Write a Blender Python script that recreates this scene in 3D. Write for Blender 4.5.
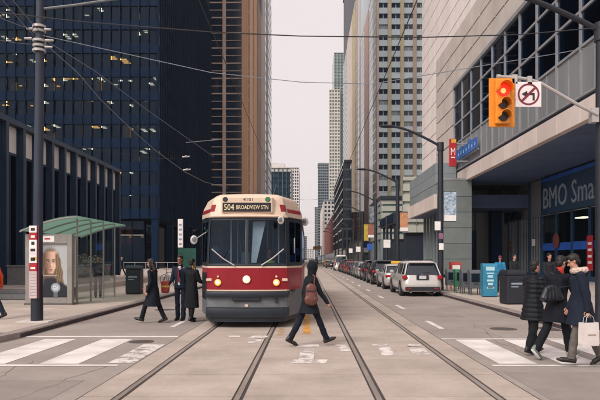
import bpy, math, random
import numpy as np
from mathutils import Vector, Matrix, noise
R = math.radians
random.seed(7)

# ---------------------------------------------------------------- clear
for o in list(bpy.data.objects):
    bpy.data.objects.remove(o)
scene = bpy.context.scene
COL = scene.collection

# ---------------------------------------------------------------- camera
CAMH = 1.74
FPX = 600.0            # focal length in photo pixels (photo is 600 wide)
VPX, VPY = 308.0, 259.0
cam_d = bpy.data.cameras.new('camera')
cam = bpy.data.objects.new('camera', cam_d)
COL.objects.link(cam)
cam.location = (0, 0, CAMH)
cam.rotation_euler = (R(90), 0, 0)
cam_d.sensor_width = 36.0
cam_d.lens = 36.0 * FPX / 600.0
cam_d.shift_x = -(VPX - 300.0) / 600.0
cam_d.shift_y = (VPY - 200.0) / 600.0
cam_d.clip_start = 0.1
cam_d.clip_end = 6000
scene.camera = cam

def PX(px, Y): return (px - VPX) / FPX * Y
def PZ(py, Y): return CAMH + (VPY - py) / FPX * Y
def GY(py): return FPX * CAMH / (py - VPY)

# ---------------------------------------------------------------- world, sun, exposure
SUN_EL, SUN_AZ = R(42), R(217)      # azimuth clockwise from +Y
w = bpy.data.worlds.new('World'); scene.world = w; w.use_nodes = True
nt = w.node_tree; nt.nodes.clear()
sky = nt.nodes.new('ShaderNodeTexSky'); sky.sky_type = 'NISHITA'; sky.sun_disc = False
sky.sun_elevation = SUN_EL; sky.sun_rotation = SUN_AZ; sky.air_density = 1.2; sky.dust_density = 4.0
hs = nt.nodes.new('ShaderNodeHueSaturation'); hs.inputs['Saturation'].default_value = 0.25
nt.links.new(sky.outputs[0], hs.inputs['Color'])
bg1 = nt.nodes.new('ShaderNodeBackground'); bg1.inputs['Strength'].default_value = 0.02
nt.links.new(hs.outputs[0], bg1.inputs['Color'])
bg2 = nt.nodes.new('ShaderNodeBackground')           # even overcast cloud layer
bg2.inputs['Color'].default_value = (0.86, 0.755, 0.75, 1); bg2.inputs['Strength'].default_value = 0.465
add = nt.nodes.new('ShaderNodeAddShader')
nt.links.new(bg1.outputs[0], add.inputs[0]); nt.links.new(bg2.outputs[0], add.inputs[1])
out = nt.nodes.new('ShaderNodeOutputWorld'); nt.links.new(add.outputs[0], out.inputs['Surface'])

sd = bpy.data.lights.new('sun', 'SUN'); sd.energy = 1.5; sd.angle = R(32); sd.color = (1.0, 0.93, 0.86)
sun = bpy.data.objects.new('sun', sd); COL.objects.link(sun)
dirv = Vector((math.sin(SUN_AZ) * math.cos(SUN_EL), math.cos(SUN_AZ) * math.cos(SUN_EL), math.sin(SUN_EL)))
sun.rotation_euler = dirv.to_track_quat('Z', 'Y').to_euler()
sun.location = (0, -20, 60)

scene.render.engine = 'CYCLES'
scene.cycles.transparent_max_bounces = 24
vs = scene.view_settings
vs.view_transform = 'Standard'; vs.look = 'None'; vs.exposure = 1.0; vs.gamma = 1.0; vs.use_curve_mapping = False

# ---------------------------------------------------------------- materials
MATS = {}
def lin(c):
    if isinstance(c, str):
        c = c.lstrip('#'); c = [int(c[i:i+2], 16) / 255 for i in (0, 2, 4)]
        return tuple(x / 12.92 if x <= 0.04045 else ((x + 0.055) / 1.055) ** 2.4 for x in c)
    return tuple(c)
def mat(name, c1, c2=None, scale=3.0, rough=0.6, metal=0.0, bump=0.0, bscale=40.0, rnd=0.0, stretch=None,
        spec=0.5, emit=None, estr=0.0, local=False, detail=5.0, cover=0.5, coat=0.0, trans=0.0, rvar=0.0, grain=0.0):
    """procedural principled material: two tones mixed by noise, fine bump, per-object brightness jitter"""
    if name in MATS: return MATS[name]
    m = bpy.data.materials.new(name); m.use_nodes = True; n = m.node_tree; L = n.links
    b = n.nodes['Principled BSDF']
    c1 = lin(c1); c2 = lin(c2) if c2 else tuple(x * 0.8 for x in c1)
    if local:
        co = n.nodes.new('ShaderNodeTexCoord').outputs['Object']
    else:
        co = n.nodes.new('ShaderNodeNewGeometry').outputs['Position']
    if stretch:
        mp = n.nodes.new('ShaderNodeMapping'); mp.inputs['Scale'].default_value = stretch
        L.new(co, mp.inputs['Vector']); co = mp.outputs[0]
    nz = n.nodes.new('ShaderNodeTexNoise'); nz.inputs['Scale'].default_value = scale
    nz.inputs['Detail'].default_value = detail; nz.inputs['Roughness'].default_value = 0.62
    L.new(co, nz.inputs['Vector'])
    rp = n.nodes.new('ShaderNodeValToRGB')
    rp.color_ramp.elements[0].position = cover - 0.18; rp.color_ramp.elements[1].position = cover + 0.18
    rp.color_ramp.elements[0].color = (*c1, 1); rp.color_ramp.elements[1].color = (*c2, 1)
    L.new(nz.outputs['Fac'], rp.inputs['Fac'])
    col = rp.outputs['Color']
    if grain > 0:
        for sc, am in ((scale * 0.22, grain), (scale * 14.0, grain * 0.7)):
            ng = n.nodes.new('ShaderNodeTexNoise'); ng.inputs['Scale'].default_value = sc; ng.inputs['Detail'].default_value = 7; ng.inputs['Roughness'].default_value = .65
            L.new(co, ng.inputs['Vector'])
            mg = n.nodes.new('ShaderNodeMapRange'); mg.inputs['From Min'].default_value = .28; mg.inputs['From Max'].default_value = .72
            mg.inputs['To Min'].default_value = 1 - am; mg.inputs['To Max'].default_value = 1 + am
            L.new(ng.outputs['Fac'], mg.inputs['Value'])
            mv = n.nodes.new('ShaderNodeVectorMath'); mv.operation = 'SCALE'
            L.new(col, mv.inputs[0]); L.new(mg.outputs[0], mv.inputs['Scale']); col = mv.outputs[0]
    if rnd > 0:
        oi = n.nodes.new('ShaderNodeObjectInfo')
        mr = n.nodes.new('ShaderNodeMapRange')
        mr.inputs['To Min'].default_value = 1 - rnd; mr.inputs['To Max'].default_value = 1 + rnd
        L.new(oi.outputs['Random'], mr.inputs['Value'])
        mx = n.nodes.new('ShaderNodeVectorMath'); mx.operation = 'SCALE'
        L.new(col, mx.inputs[0]); L.new(mr.outputs[0], mx.inputs['Scale']); col = mx.outputs[0]
    L.new(col, b.inputs['Base Color'])
    b.inputs['Roughness'].default_value = rough; b.inputs['Metallic'].default_value = metal
    b.inputs['Specular IOR Level'].default_value = spec
    if rvar > 0:
        m2 = n.nodes.new('ShaderNodeMapRange'); m2.inputs['To Min'].default_value = max(0.02, rough - rvar); m2.inputs['To Max'].default_value = min(1, rough + rvar)
        L.new(nz.outputs['Fac'], m2.inputs['Value']); L.new(m2.outputs[0], b.inputs['Roughness'])
    if coat: b.inputs['Coat Weight'].default_value = coat; b.inputs['Coat Roughness'].default_value = 0.08
    if trans: b.inputs['Transmission Weight'].default_value = trans
    if emit:
        b.inputs['Emission Color'].default_value = (*lin(emit), 1); b.inputs['Emission Strength'].default_value = estr
    if bump > 0:
        n2 = n.nodes.new('ShaderNodeTexNoise'); n2.inputs['Scale'].default_value = bscale; n2.inputs['Detail'].default_value = 4
        L.new(co, n2.inputs['Vector'])
        bp = n.nodes.new('ShaderNodeBump'); bp.inputs['Strength'].default_value = bump; bp.inputs['Distance'].default_value = 0.02
        L.new(n2.outputs['Fac'], bp.inputs['Height']); L.new(bp.outputs[0], b.inputs['Normal'])
    MATS[name] = m
    return m
def glassmat(name, tint, refl_rough=0.03, clear=0.5, wav=0.0, ior=1.5, refl=(.95, .97, 1.0)):
    """thin pane: tinted see-through plus a fresnel reflection"""
    if name in MATS: return MATS[name]
    m = bpy.data.materials.new(name); m.use_nodes = True; n = m.node_tree; L = n.links
    n.nodes.clear()
    o = n.nodes.new('ShaderNodeOutputMaterial')
    tr = n.nodes.new('ShaderNodeBsdfTransparent'); tr.inputs['Color'].default_value = (*[x * clear for x in lin(tint)], 1)
    gl = n.nodes.new('ShaderNodeBsdfGlossy'); gl.inputs['Roughness'].default_value = refl_rough
    gl.inputs['Color'].default_value = (*refl, 1)
    f0 = ((ior - 1) / (ior + 1)) ** 2                       # Schlick reflectance, the same from both sides of the pane
    lw = n.nodes.new('ShaderNodeLayerWeight'); lw.inputs['Blend'].default_value = .5
    pw = n.nodes.new('ShaderNodeMath'); pw.operation = 'POWER'; pw.inputs[1].default_value = 5.0; L.new(lw.outputs['Facing'], pw.inputs[0])
    fr = n.nodes.new('ShaderNodeMath'); fr.operation = 'MULTIPLY_ADD'; fr.inputs[1].default_value = 1 - f0; fr.inputs[2].default_value = f0; L.new(pw.outputs[0], fr.inputs[0])
    if wav > 0:
        g = n.nodes.new('ShaderNodeNewGeometry'); nz = n.nodes.new('ShaderNodeTexNoise'); nz.inputs['Scale'].default_value = 0.35
        L.new(g.outputs['Position'], nz.inputs['Vector'])
        bp = n.nodes.new('ShaderNodeBump'); bp.inputs['Strength'].default_value = wav; bp.inputs['Distance'].default_value = 0.2
        L.new(nz.outputs['Fac'], bp.inputs['Height']); L.new(bp.outputs[0], gl.inputs['Normal']); 
    mx = n.nodes.new('ShaderNodeMixShader')
    L.new(fr.outputs[0], mx.inputs[0]); L.new(tr.outputs[0], mx.inputs[1]); L.new(gl.outputs[0], mx.inputs[2])
    L.new(mx.outputs[0], o.inputs['Surface'])
    MATS[name] = m
    return m
def paintmat(name, col, wear=0.5, scale=6.0, asphalt=None):
    """road paint worn through in patches (see-through where it is gone)"""
    if name in MATS: return MATS[name]
    m = bpy.data.materials.new(name); m.use_nodes = True; n = m.node_tree; L = n.links
    b = n.nodes['Principled BSDF']; o = n.nodes['Material Output']
    g = n.nodes.new('ShaderNodeNewGeometry')
    nz = n.nodes.new('ShaderNodeTexNoise'); nz.inputs['Scale'].default_value = scale; nz.inputs['Detail'].default_value = 9; nz.inputs['Roughness'].default_value = 0.7
    L.new(g.outputs['Position'], nz.inputs['Vector'])
    rp = n.nodes.new('ShaderNodeValToRGB'); rp.color_ramp.elements[0].position = wear - 0.06; rp.color_ramp.elements[1].position = wear + 0.06
    L.new(nz.outputs['Fac'], rp.inputs['Fac'])
    n2 = n.nodes.new('ShaderNodeTexNoise'); n2.inputs['Scale'].default_value = 1.7; n2.inputs['Detail'].default_value = 6
    L.new(g.outputs['Position'], n2.inputs['Vector'])
    r2 = n.nodes.new('ShaderNodeValToRGB'); c = lin(col)
    r2.color_ramp.elements[0].color = (*[x * 0.72 for x in c], 1); r2.color_ramp.elements[1].color = (*c, 1)
    r2.color_ramp.elements[0].position = 0.3; r2.color_ramp.elements[1].position = 0.6
    L.new(n2.outputs['Fac'], r2.inputs['Fac']); L.new(r2.outputs[0], b.inputs['Base Color'])
    b.inputs['Roughness'].default_value = 0.7
    tr = n.nodes.new('ShaderNodeBsdfTransparent')
    mx = n.nodes.new('ShaderNodeMixShader')
    L.new(rp.outputs[0], mx.inputs[0]); L.new(tr.outputs[0], mx.inputs[1]); L.new(b.outputs[0], mx.inputs[2])
    L.new(mx.outputs[0], o.inputs['Surface'])
    MATS[name] = m
    return m

# ---------------------------------------------------------------- object helpers
def link(o, parent=None):
    COL.objects.link(o)
    if parent is not None: o.parent = parent
    return o
def tag(o, label=None, cat=None, group=None, kind=None):
    if label: o['label'] = label
    if cat: o['category'] = cat
    if group: o['group'] = group
    if kind: o['kind'] = kind
    return o
def thing(name, label, cat, loc=(0, 0, 0), rz=0.0, group=None):
    o = bpy.data.objects.new(name, None); o.empty_display_size = 0.2
    o.location = loc; o.rotation_euler = (0, 0, rz); link(o)
    return tag(o, label, cat, group)
class MB:
    """mesh builder"""
    def __init__(s): s.v = []; s.f = []; s.m = []
    def add(s, vs, fs, mi=0):
        k = len(s.v); s.v.extend([tuple(p) for p in vs]); s.f.extend([tuple(i + k for i in f) for f in fs]); s.m.extend([mi] * len(fs)); return s
    def box(s, x0, x1, y0, y1, z0, z1, mi=0, M=None):
        vs = [(x, y, z) for z in (z0, z1) for y in (y0, y1) for x in (x0, x1)]
        if M is not None: vs = [M @ Vector(p) for p in vs]
        return s.add(vs, [(0, 2, 3, 1), (4, 5, 7, 6), (0, 1, 5, 4), (2, 6, 7, 3), (0, 4, 6, 2), (1, 3, 7, 5)], mi)
    def cbox(s, x0, x1, y0, y1, z0, z1, c=0.02, mi=0, M=None):
        """box with chamfered edges"""
        vs = []; 
        def ring(z, i):
            return [(x0 + i, y0, z), (x1 - i, y0, z), (x1, y0 + i, z), (x1, y1 - i, z), (x1 - i, y1, z), (x0 + i, y1, z), (x0, y1 - i, z), (x0, y0 + i, z)]
        def inner(z):
            return [(x0 + c, y0 + c, z), (x1 - c, y0 + c, z), (x1 - c, y0 + c, z), (x1 - c, y1 - c, z), (x1 - c, y1 - c, z), (x0 + c, y1 - c, z), (x0 + c, y1 - c, z), (x0 + c, y0 + c, z)]
        def shr(z):
            cx, cy = (x0 + x1) / 2, (y0 + y1) / 2
            return [(min(max(p[0], x0 + c), x1 - c), min(max(p[1], y0 + c), y1 - c), z) for p in ring(z, 2 * c)]
        rings = [shr(z0), ring(z0 + c, c), ring(z1 - c, c), shr(z1)]
        if M is not None: rings = [[M @ Vector(p) for p in r] for r in rings]
        return s.loft(rings, True, True, mi)
    def loft(s, rings, cap0=True, cap1=True, mi=0, closed=True):
        k = len(s.v); n = len(rings[0]); 
        for r in rings: s.v.extend([tuple(p) for p in r])
        cnt = n if closed else n - 1
        for i in range(len(rings) - 1):
            for j in range(cnt):
                a = k + i * n + j; b = k + i * n + (j + 1) % n
                s.f.append((a, b, b + n, a + n)); s.m.append(mi)
        if cap0: s.f.append(tuple(k + j for j in reversed(range(n)))); s.m.append(mi)
        if cap1: s.f.append(tuple(k + (len(rings) - 1) * n + j for j in range(n))); s.m.append(mi)
        return s
    def cyl(s, p0, p1, r0, r1=None, n=10, mi=0, caps=True):
        r1 = r0 if r1 is None else r1
        p0 = Vector(p0); p1 = Vector(p1); d = (p1 - p0)
        if d.length < 1e-6: return s
        d.normalize(); u = d.orthogonal().normalized(); w_ = d.cross(u)
        ring = lambda c, r: [c + (u * math.cos(t) + w_ * math.sin(t)) * r for t in [2 * math.pi * i / n for i in range(n)]]
        return s.loft([ring(p0, r0), ring(p1, r1)], caps, caps, mi)
    def tube(s, pts, r, n=6, mi=0, rs=None):
        pts = [Vector(p) for p in pts]; rings = []
        u = None
        for i, p in enumerate(pts):
            d = (pts[min(i + 1, len(pts) - 1)] - pts[max(i - 1, 0)]).normalized()
            if u is None: u = d.orthogonal().normalized()
            else:
                u = (u - d * u.dot(d))
                u = u.normalized() if u.length > 1e-5 else d.orthogonal().normalized()
            w_ = d.cross(u); rr = rs[i] if rs else r
            rings.append([p + (u * math.cos(t) + w_ * math.sin(t)) * rr for t in [2 * math.pi * j / n for j in range(n)]])
        return s.loft(rings, True, True, mi)
    def cap(s, p0, p1, r0, r1=None, n=10, mi=0, flat=None):
        """tapered capsule; flat=(axis vector, factor) squashes it across that axis"""
        r1 = r0 if r1 is None else r1
        p0 = Vector(p0); p1 = Vector(p1); d = p1 - p0
        if d.length < 1e-5: d = Vector((0, 0, 1e-4)); p1 = p0 + d
        d = d.normalized(); u = d.orthogonal().normalized()
        if flat:
            fa = Vector(flat[0]); fa = fa - d * fa.dot(d)
            if fa.length > 1e-5: u = fa.normalized()
        w_ = d.cross(u); fu = flat[1] if flat else 1.0
        rings = []
        for a in (-80, -50, -20): rings.append((p0 + d * (r0 * math.sin(R(a))), r0 * math.cos(R(a))))
        for a in (20, 50, 80): rings.append((p1 + d * (r1 * math.sin(R(a))), r1 * math.cos(R(a))))
        return s.loft([[c + (u * fu * math.cos(t) + w_ * math.sin(t)) * r for t in [2 * math.pi * j / n for j in range(n)]] for c, r in rings], True, True, mi)
    def frus(s, p0, p1, r0, r1, n=14, flat=None, mi=0):
        """tapered tube with flat ends, optionally squashed"""
        p0 = Vector(p0); p1 = Vector(p1); d = (p1 - p0).normalized(); u = d.orthogonal().normalized()
        if flat:
            fa = Vector(flat[0]); fa = fa - d * fa.dot(d)
            if fa.length > 1e-5: u = fa.normalized()
        w_ = d.cross(u); fu = flat[1] if flat else 1.0
        return s.loft([[c + (u * fu * math.cos(t) + w_ * math.sin(t)) * r for t in [2 * math.pi * j / n for j in range(n)]] for c, r in ((p0, r0), (p1, r1))], True, True, mi)
    def ell(s, c, rx, ry, rz, M=None, n=14, k=9, mi=0):
        c = Vector(c); rings = []
        for i in range(k):
            a = -math.pi / 2 + math.pi * (i + 0.5) / k if False else R(-82 + 164 * i / (k - 1))
            ring = []
            for j in range(n):
                t = 2 * math.pi * j / n
                p = Vector((rx * math.cos(a) * math.cos(t), ry * math.cos(a) * math.sin(t), rz * math.sin(a)))
                if M is not None: p = M @ p
                ring.append(c + p)
            rings.append(ring)
        return s.loft(rings, True, True, mi)
    def prism(s, poly, axis, a0, a1, mi=0):
        """polygon (2-D list) extruded along an axis: 'x' poly=(y,z), 'y' poly=(x,z), 'z' poly=(x,y)"""
        def pt(p, a):
            return (a, p[0], p[1]) if axis == 'x' else ((p[0], a, p[1]) if axis == 'y' else (p[0], p[1], a))
        return s.loft([[pt(p, a0) for p in poly], [pt(p, a1) for p in poly]], True, True, mi)
    def quad(s, a, b, c, d, mi=0): return s.add([a, b, c, d], [(0, 1, 2, 3)], mi)
    def mesh(s, name, mats, smooth=False):
        me = bpy.data.meshes.new(name); me.from_pydata(s.v, [], s.f)
        if not isinstance(mats, (list, tuple)): mats = [mats]
        for m in mats: me.materials.append(m)
        if len(mats) > 1: me.polygons.foreach_set('material_index', s.m)
        me.validate(); me.update()
        import bmesh
        bm = bmesh.new(); bm.from_mesh(me); bmesh.ops.recalc_face_normals(bm, faces=bm.faces); bm.to_mesh(me); bm.free()
        if smooth:
            me.polygons.foreach_set('use_smooth', [True] * len(me.polygons))
            if smooth != 'all':
                try: me.set_sharp_from_angle(angle=R(40))
                except Exception: pass
        return me
    def build(s, name, mats, parent=None, smooth=False, loc=None, bevel=0.0):
        o = bpy.data.objects.new(name, s.mesh(name, mats, smooth)); link(o, parent)
        if loc: o.location = loc
        if bevel > 0:
            md = o.modifiers.new('bevel', 'BEVEL'); md.width = bevel; md.segments = 2; md.limit_method = 'ANGLE'; md.angle_limit = R(35)
        return o
TMP = bpy.data.scenes.new('tmp_eval')
def eval_mesh(ob):
    """mesh of ob with its modifiers, evaluated in a scene of its own (fast)"""
    TMP.collection.objects.link(ob)
    vl = TMP.view_layers[0]
    with bpy.context.temp_override(scene=TMP, view_layer=vl):
        dg = bpy.context.evaluated_depsgraph_get(); dg.update()
        me = bpy.data.meshes.new_from_object(ob.evaluated_get(dg))
    TMP.collection.objects.unlink(ob); bpy.data.objects.remove(ob)
    return me
_bc = {}
def inst(name, x0, x1, y0, y1, z0, z1, m, parent=None, chamfer=0.0):
    """axis-aligned box as an object of its own, sharing mesh data between equal sizes"""
    sx, sy, sz = round(abs(x1 - x0), 3), round(abs(y1 - y0), 3), round(abs(z1 - z0), 3)
    key = (name, sx, sy, sz, m.name, chamfer)
    if key not in _bc:
        mb = MB()
        if chamfer > 0: mb.cbox(-sx/2, sx/2, -sy/2, sy/2, -sz/2, sz/2, chamfer)
        else: mb.box(-sx/2, sx/2, -sy/2, sy/2, -sz/2, sz/2)
        _bc[key] = mb.mesh(name, m)
    o = bpy.data.objects.new(name, _bc[key]); link(o, parent)
    o.location = ((x0 + x1) / 2, (y0 + y1) / 2, (z0 + z1) / 2)
    return o
def copy_tree(o, parent=None):
    c = o.copy(); COL.objects.link(c); c.parent = parent
    for ch in list(o.children): copy_tree(ch, c)
    return c
def text(body, width, height, m, parent, M, depth=0.01, name='lettering', spacing=1.0, bold=0.0):
    cu = bpy.data.curves.new('t', 'FONT'); cu.body = body; cu.size = 1.0; cu.extrude = 0.5; cu.resolution_u = 2
    cu.space_character = spacing; cu.offset = bold
    me = eval_mesh(bpy.data.objects.new('t', cu))
    co = np.empty(len(me.vertices) * 3); me.vertices.foreach_get('co', co); co = co.reshape(-1, 3)
    lo, hi = co.min(0), co.max(0); sz = np.maximum(hi - lo, 1e-6)
    co = (co - (lo + hi) / 2) / sz * np.array([width, height, depth])
    me.vertices.foreach_set('co', co.ravel()); me.materials.clear(); me.materials.append(m); me.update()
    o = bpy.data.objects.new(name, me); link(o, parent); o.matrix_local = M
    return o
def TM(loc, xdir, ydir):
    x = Vector(xdir).normalized(); y = Vector(ydir).normalized(); z = x.cross(y)
    M = Matrix((x, y, z)).transposed().to_4x4(); M.translation = Vector(loc); return M
FRONT = ((1, 0, 0), (0, 0, 1))        # reads from the camera side (-Y)
STREET_R = ((0, -1, 0), (0, 0, 1))    # reads from the street on a right-hand facade
# ================================================================= materials of the place
M_asph = mat('asphalt', '#9b918a', '#887e78', scale=0.6, rough=0.9, bump=0.35, bscale=120, detail=9, grain=.10)
M_bed = mat('track_bed', '#3a3432', '#2c2725', scale=2, rough=0.95)
M_conc = mat('slab_concrete', '#b4a69c', '#9a8d84', scale=0.9, rough=0.85, bump=0.2, bscale=90, rnd=0.045, detail=8, grain=.09)
M_walk = mat('walk_concrete', '#b2a59b', '#9d9087', scale=0.8, rough=0.85, bump=0.2, bscale=80, rnd=0.06, detail=8, grain=.08)
M_kerb = mat('kerb_stone', '#8d827d', '#776c69', scale=1.5, rough=0.85, bump=0.3, bscale=60, rnd=0.1)
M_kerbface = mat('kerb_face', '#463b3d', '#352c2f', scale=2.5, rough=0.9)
M_rail = mat('rail_steel', '#a0958d', '#7d726b', scale=4, rough=0.45, metal=0.15, stretch=(1, .1, 1))
M_groove = mat('rail_groove', '#4a4340', '#362f2d', scale=5, rough=0.9)
M_iron = mat('cast_iron', '#6b635f', '#544d4a', scale=20, rough=0.6, metal=0.5)
M_white = paintmat('road_white', '#dcd5d1', wear=0.31, scale=5)
M_white2 = paintmat('road_white_worn', '#d8cfca', wear=0.46, scale=3.2)
M_yellow = paintmat('road_yellow', '#d99a3e', wear=0.46, scale=4)
M_steel = mat('dark_steel', '#334459', '#2a394d', scale=2, rough=0.5, spec=.25)
M_navy = mat('navy_steel', '#0c2138', '#091a2f', scale=.5, rough=0.6, rnd=0.06, spec=.05)
M_pole = mat('pole_paint', '#20242e', '#171a22', scale=3, rough=0.5, local=True)
M_wire = mat('cable', '#25252b', '#1f1f24', scale=9, rough=0.6)
M_wire2 = mat('pale_cable', '#8a8f98', '#6d727b', scale=9, rough=0.5, metal=0.4)
M_granite = mat('granite', '#7f7d7d', '#696769', scale=6, rough=0.7, bump=0.1, bscale=150, rnd=0.08)
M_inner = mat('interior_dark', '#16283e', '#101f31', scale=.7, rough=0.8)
M_innerwarm = mat('interior_wall', '#3a4250', '#2a3340', scale=.4, rough=0.8)
M_glassdark = glassmat('tower_glass', '#949fab', clear=0.85, wav=0.02, ior=1.38, refl=(.45, .68, 1.0))
M_glassclear = glassmat('clear_glass', '#eef6f3', clear=0.97, ior=1.4)
M_black = mat('black_plastic', '#17181c', '#101115', scale=8, rough=0.45, local=True)
M_whiteplain = mat('white_paint', '#e8e4e2', '#d8d3d0', scale=3, rough=0.5)
M_lampwarm = mat('lamp_warm', '#ffcf8a', rough=.5, emit='#ffab52', estr=4.5)
M_lampcool = mat('lamp_cool', '#f4efe2', rough=.5, emit='#ffe0ae', estr=3.0)

# ================================================================= ground, road, tracks
g = MB().box(-2500, 2500, -400, 4500, -0.5, -0.03).build('ground', M_asph); tag(g, kind='structure')
road = MB().box(-6.42, 6.42, -30, 1200, -0.029, 0.0).build('road', M_asph); tag(road, kind='structure')
SLAB = 2.85
JOINT0, PITCH = 7.57, 1.40
RX = (-2.37, -0.88, 0.88, 2.37)
tb = MB().box(-SLAB, SLAB, -30, 1200, 0.0005, 0.002).build('track_bed', M_bed, road)
strips = []
edges = [-SLAB] + list(RX) + [SLAB]
for i in range(5):
    a, b = edges[i], edges[i + 1]
    a2 = a + (0.072 if i > 0 else 0); b2 = b - (0.055 if i < 4 else 0)
    strips.append((a2, b2))
ROW0, ROWN = -4, 18
for k in range(ROW0, ROWN):
    y0 = JOINT0 + k * PITCH
    for (a, b) in strips:
        inst('paving_slab', a + .006, b - .006, y0 + .020, y0 + PITCH - .020, -0.012, 0.011 + random.uniform(-.001, .001), M_conc, road, 0.002)
yf = JOINT0 + ROWN * PITCH
for (a, b) in strips:
    inst('paving_strip', a, b, yf, 1200, -0.012, 0.010, M_conc, road)
for x in RX:
    s = 1 if x > 0 else -1
    inst('rail', x - .034, x + .034, -30, 1200, -.012, .013, M_rail, road)
    inst('flangeway', x + .034, x + .07, -30, 1200, -.02, .004, M_groove, road)
    inst('rail_seal', x - .052, x - .034, -30, 1200, -.02, .006, M_groove, road)
# slab edge joint to asphalt
for s in (-1, 1):
    inst('edge_joint', s * SLAB - .02, s * SLAB + .02, -30, 1200, -.02, 0.0045, M_groove, road)
# ---- painted markings (4 mm sheets)
def mark(name, x0, x1, y0, y1, m, z=0.005, skew=0.0):
    mb = MB(); mb.add([(x0, y0, 0), (x1, y0, 0), (x1 + skew, y1, 0), (x0 + skew, y1, 0)], [(0, 1, 2, 3)])
    o = mb.build(name, m, road); o.location.z = z; return o
CW0, CW1 = 9.85, 13.0
for (a, b) in ((3.16, 3.80), (4.20, 4.84), (5.16, 5.82)): mark('crosswalk_stripe', a, b, CW0 + .08, CW1, M_white)
for (a, b) in ((-4.45, -3.80), (-5.70, -5.02)): mark('crosswalk_stripe', a, b, CW0 + .08, CW1, M_white)
mark('crosswalk_stripe', -3.34, -2.9, 10.0, 12.2, M_white2)
mark('crosswalk_line', -6.35, -3.1, 9.72, 9.86, M_white); mark('crosswalk_line', -6.3, -2.9, 13.30, 13.5, M_white)
mark('crosswalk_line', 3.0, 6.35, 9.70, 9.84, M_white); mark('crosswalk_line', 2.9, 6.2, 12.95, 13.1, M_white)
ZS = 0.0165
for (a, b, c, d) in ((-1.32, -.95, 13.0, 13.5), (-1.25, -1.0, 12.3, 13.1), (-0.22, .22, 11.75, 12.1), (-.16, .1, 10.3, 11.5), (-.28, .3, 9.9, 10.3),
                     (.62, .82, 11.2, 12.1), (1.25, 1.55, 11.9, 12.2), (1.32, 1.55, 10.7, 11.7), (1.95, 2.2, 11.8, 12.1), (1.9, 2.2, 10.8, 11.9), (-1.75, -1.5, 13.2, 13.5)):
    mark('worn_paint_patch', a, b, c, d, M_white2, ZS, skew=random.uniform(-.1, .1))
mark('centre_line_dash', -.12, .06, 13.8, 18.5, M_yellow, ZS); mark('worn_paint_patch', -.72, -.55, 13.6, 15.0, paintmat('road_yellow_worn', '#cda35e', wear=.56, scale=4), ZS)
y = 14.9
for k in range(22):
    mark('lane_dash', 3.26, 3.40, y, y + 1.9, M_white); y += 5.8
for k in range(10):
    mark('lane_dash', -3.44, -3.30, 30 + k * 5.8, 31.9 + k * 5.8, M_white2)
mark('lane_dash', -3.53, -3.40, 15.3, 17.4, M_white)
# asphalt patches, manholes
M_patch = mat('asphalt_patch', '#8f8680', '#837a74', scale=2, rough=0.95, bump=.4, bscale=140)
for (x, y, r) in ((4.85, 14.9, .33), (-3.5, 12.6, .26), (-4.9, 20.5, .35)):
    MB().cyl((0, 0, -.02), (0, 0, .006), r, r, 28).build('manhole_cover', M_iron, road).location = (x, y, 0)
for (a, b, c, d) in ((3.0, 4.9, 6.6, 9.2), (-5.6, -3.2, 6.0, 8.6), (3.9, 4.7, 17.9, 18.8)):
    mark('asphalt_patch', a, b, c, d, M_patch, .003)
mark('storm_drain', 5.75, 6.2, 14.5, 15.3, M_iron, .006)
# ---- tar seams
M_tar = mat('tar_seam', '#857b74', '#776d67', scale=4, rough=.8)
for sgn in (-1, 1):
    for k in range(2):
        x0 = sgn * random.uniform(3.2, 5.8); y0 = random.uniform(6, 24); pts = []
        for i in range(14):
            pts.append((x0, y0)); x0 += random.uniform(-.12, .12); y0 += random.uniform(.1, .4)
        mb = MB()
        for i in range(13):
            a, b = pts[i], pts[i + 1]; mb.add([(a[0] - .006, a[1], 0), (a[0] + .006, a[1], 0), (b[0] + .006, b[1], 0), (b[0] - .006, b[1], 0)], [(0, 1, 2, 3)])
        mb.build('tar_seam', M_tar, road).location.z = .0046

# ---- pavements with kerbs
KZ = 0.13
def pavement(name, s, xin, xout, ynear, yfar, rad=4.0):
    """s=-1 left, 1 right; kerb line at |x|=xin, rounded at the near corner"""
    arc = []
    for i in range(9):
        t = R(90 * i / 8)
        arc.append((s * (xin + rad - rad * math.cos(t)), ynear + rad - rad * math.sin(t)))
    kw = 0.28
    arc2 = [(s * (xin + rad - (rad - kw) * math.cos(R(90 * i / 8))), ynear + rad - (rad - kw) * math.sin(R(90 * i / 8))) for i in range(9)]
    base = [(s * (xin + kw), yfar)] + arc2 + [(s * xout, ynear + kw), (s * xout, yfar)]
    p = MB().prism(base, 'z', -0.02, KZ - 0.012).build(name, M_bed); tag(p, kind='structure')
    # kerb stones
    L = 1.8
    y = ynear + rad
    n = 0
    while y < yfar:
        ln = L if n < 24 else yfar - y
        mb = MB()
        a, b = s * xin, s * (xin + kw)
        x0, x1 = min(a, b), max(a, b)
        g_ = .006 if n < 24 else 0
        prof = [(a, -.02), (a, KZ - .03), (a + s * .02, KZ), (b - s * .004, KZ), (b - s * .004, -.02)]
        mb.loft([[(q[0], yy, q[1]) for q in prof] for yy in (y + g_, y + ln - g_)])
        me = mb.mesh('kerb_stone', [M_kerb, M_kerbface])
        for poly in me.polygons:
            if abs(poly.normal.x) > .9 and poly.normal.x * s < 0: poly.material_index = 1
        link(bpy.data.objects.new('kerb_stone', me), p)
        y += ln; n += 1
    for i in range(8):
        o_ = [arc[i], arc[i + 1], arc2[i + 1], arc2[i]]
        MB().prism(o_, 'z', -.02, KZ).build('kerb_stone', M_kerb, p)
    return p
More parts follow.
